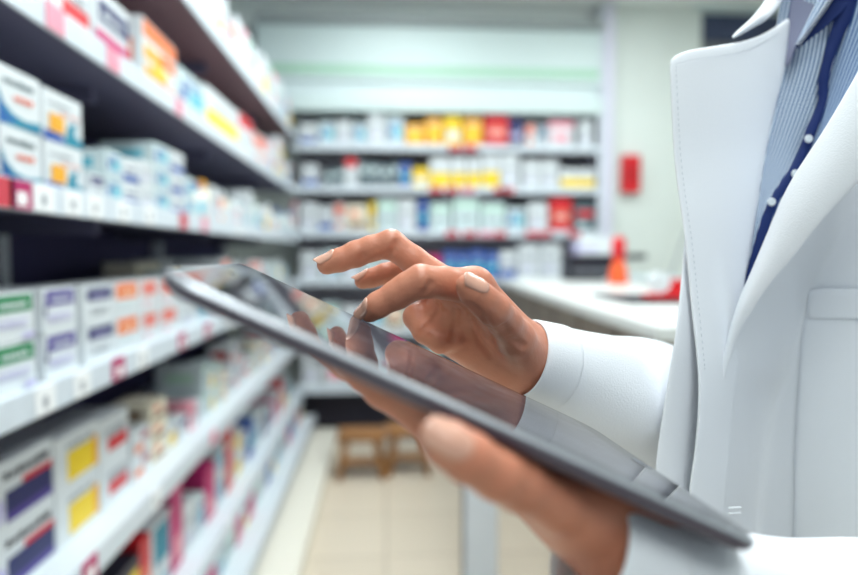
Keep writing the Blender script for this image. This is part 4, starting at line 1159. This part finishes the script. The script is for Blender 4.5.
# the rest of the shirt round the body, its collar band, and the face, above and behind what the picture shows
br_ = []
for y in np.linspace(-.165, .40, 16):
    kk = min(1, max(.30, (y + .21) / .12)) ** .6
    br_.append([CC + FD * .128 * kk * math.cos(t) + RD * .178 * kk * math.sin(t) + np.array([-.005, y, 0]) for t in np.linspace(-pi, pi, 49)[:-1]])
sb = rows_mesh('shirt_body', br_, sh1, M_SHIRT, .001, 1, closed=True); sheet_uv(sb, 16, 48, 90)
band = [[NECK + np.array([math.cos(t) * r, y, math.sin(t) * r]) for t in np.linspace(0, 2 * pi, 29)[:-1]] for y, r in ((.055, .070), (.035, .066), (.0, .064), (-.012, .066))]
rows_mesh('collar_band', band, sh1, M_NAVY, .0015, 1, closed=True)
for s_ in (-1, 1):
    e_ = HEAD + FD * .0865 + RD * .031 * s_ + [0, .002, 0]
    k = MB(); k.lathe([(.0001, -.010), (.006, -.008), (.010, 0), (.006, .008), (.0001, .010)], PAL['white'], 14)
    o = k.build('eye', person, True); dq = Vector(c2w(e_ + FD)) - Vector(c2w(e_))
    o.matrix_local = Matrix.Translation(Vector(c2w(e_))) @ dq.to_track_quat('Z', 'Y').to_matrix().to_4x4()
    k = MB(); k.lathe([(.0001, .0085), (.005, .0086), (.0045, .0098), (.0001, .0104)], mat('iris_brown', s2l(52, 32, 24), .2), 14)
    k.build('iris', o, True)
    k = MB(); pts_ = [Vector(c2w(HEAD + FD * (.094 - .010 * abs(q) ** 2) + RD * (.031 * s_ + .017 * q) + [0, -.016 + .004 * q * q, 0])) for q in (-1, -.5, 0, .5, 1)]
    k.tube(pts_, [.001, .0022, .0025, .0022, .001], mat('brow_dark', s2l(40, 28, 24), .7), 6); k.build('eyebrow', person, True)
k = MB(); pts_ = [Vector(c2w(HEAD + FD * (.102 - .008 * q * q) + RD * .022 * q + [0, .068 - .002 * q * q, 0])) for q in (-1, -.6, -.2, .2, .6, 1)]
k.tube(pts_, [.001, .004, .0055, .0055, .004, .001], mat('lips', s2l(170, 92, 84), .4), 8); k.build('lips', person, True)

# hair, trousers and shoes, out of the picture
M_HAIR = mat('hair_black', s2l(30, 24, 24), .5, noise=.2, nscale=120)
def d_hair(P):
    d = ell(P, HEAD + [0, -.018, 0] - FD * .012, (.086, .104, .104), BASIS)
    d = smin(d, ell(P, HEAD - FD * .12 + [0, -.01, 0], (.045, .045, .045), BASIS), .02)
    q = P - HEAD
    return np.maximum(d, -np.maximum(.030 - q @ FD.astype(np.float32), -.058 - q[:, 1]))
V, Q = surface_nets(d_hair, HEAD - .25, HEAD + .25, .006); V = relax(V, Q, 2)
me = bpy.data.meshes.new('hair'); me.from_pydata(c2w(V).tolist(), [], Q.tolist()); me.materials.append(M_HAIR)
me.polygons.foreach_set('use_smooth', [True] * len(Q)); link('hair', me, person)
M_TROU = mat('trousers_navy', s2l(40, 44, 62), .8)
for s_ in (-1, 1):
    hip = BC + RD * .085 * s_ + [0, .47, 0]
    st = densify([(hip + [0, -.08, 0], .105), (hip + [0, .05, 0], .1), (hip + [0, .33, -.02], .072), (hip + [0, .655, -.02], .058)], 12)
    C = []
    for c_, r_ in st:
        C.append([c_ + np.array([math.cos(t), 0, math.sin(t)]) * r_ for t in np.linspace(0, 2 * pi, 21)[:-1]])
    rows_mesh('trouser_leg', C, person, M_TROU, .002, 1, closed=True)
M_SHOE = mat('shoe_black', s2l(30, 30, 36), .35)
for s_ in (-1, 1):
    an = BC + RD * .085 * s_ + [0, 1.11, -.02]
    f_ = lambda P: np.maximum(smin(cone(P, an + [0, -.01, 0], an + [0, .035, 0], .045, .043), cone(P, an + [0, .04, 0] - FD * .02, an + [0, .052, 0] + FD * .15, .042, .034), .02), P[:, 1] - 1.19)
    V, Q = surface_nets(f_, an + [-.25, -.08, -.25], an + [.25, .12, .25], .006); V = relax(V, Q, 1)
    me = bpy.data.meshes.new('shoe'); me.from_pydata(c2w(V).tolist(), [], Q.tolist()); me.materials.append(M_SHOE)
    me.polygons.foreach_set('use_smooth', [True] * len(Q)); link('shoe', me, person)
settle(person)
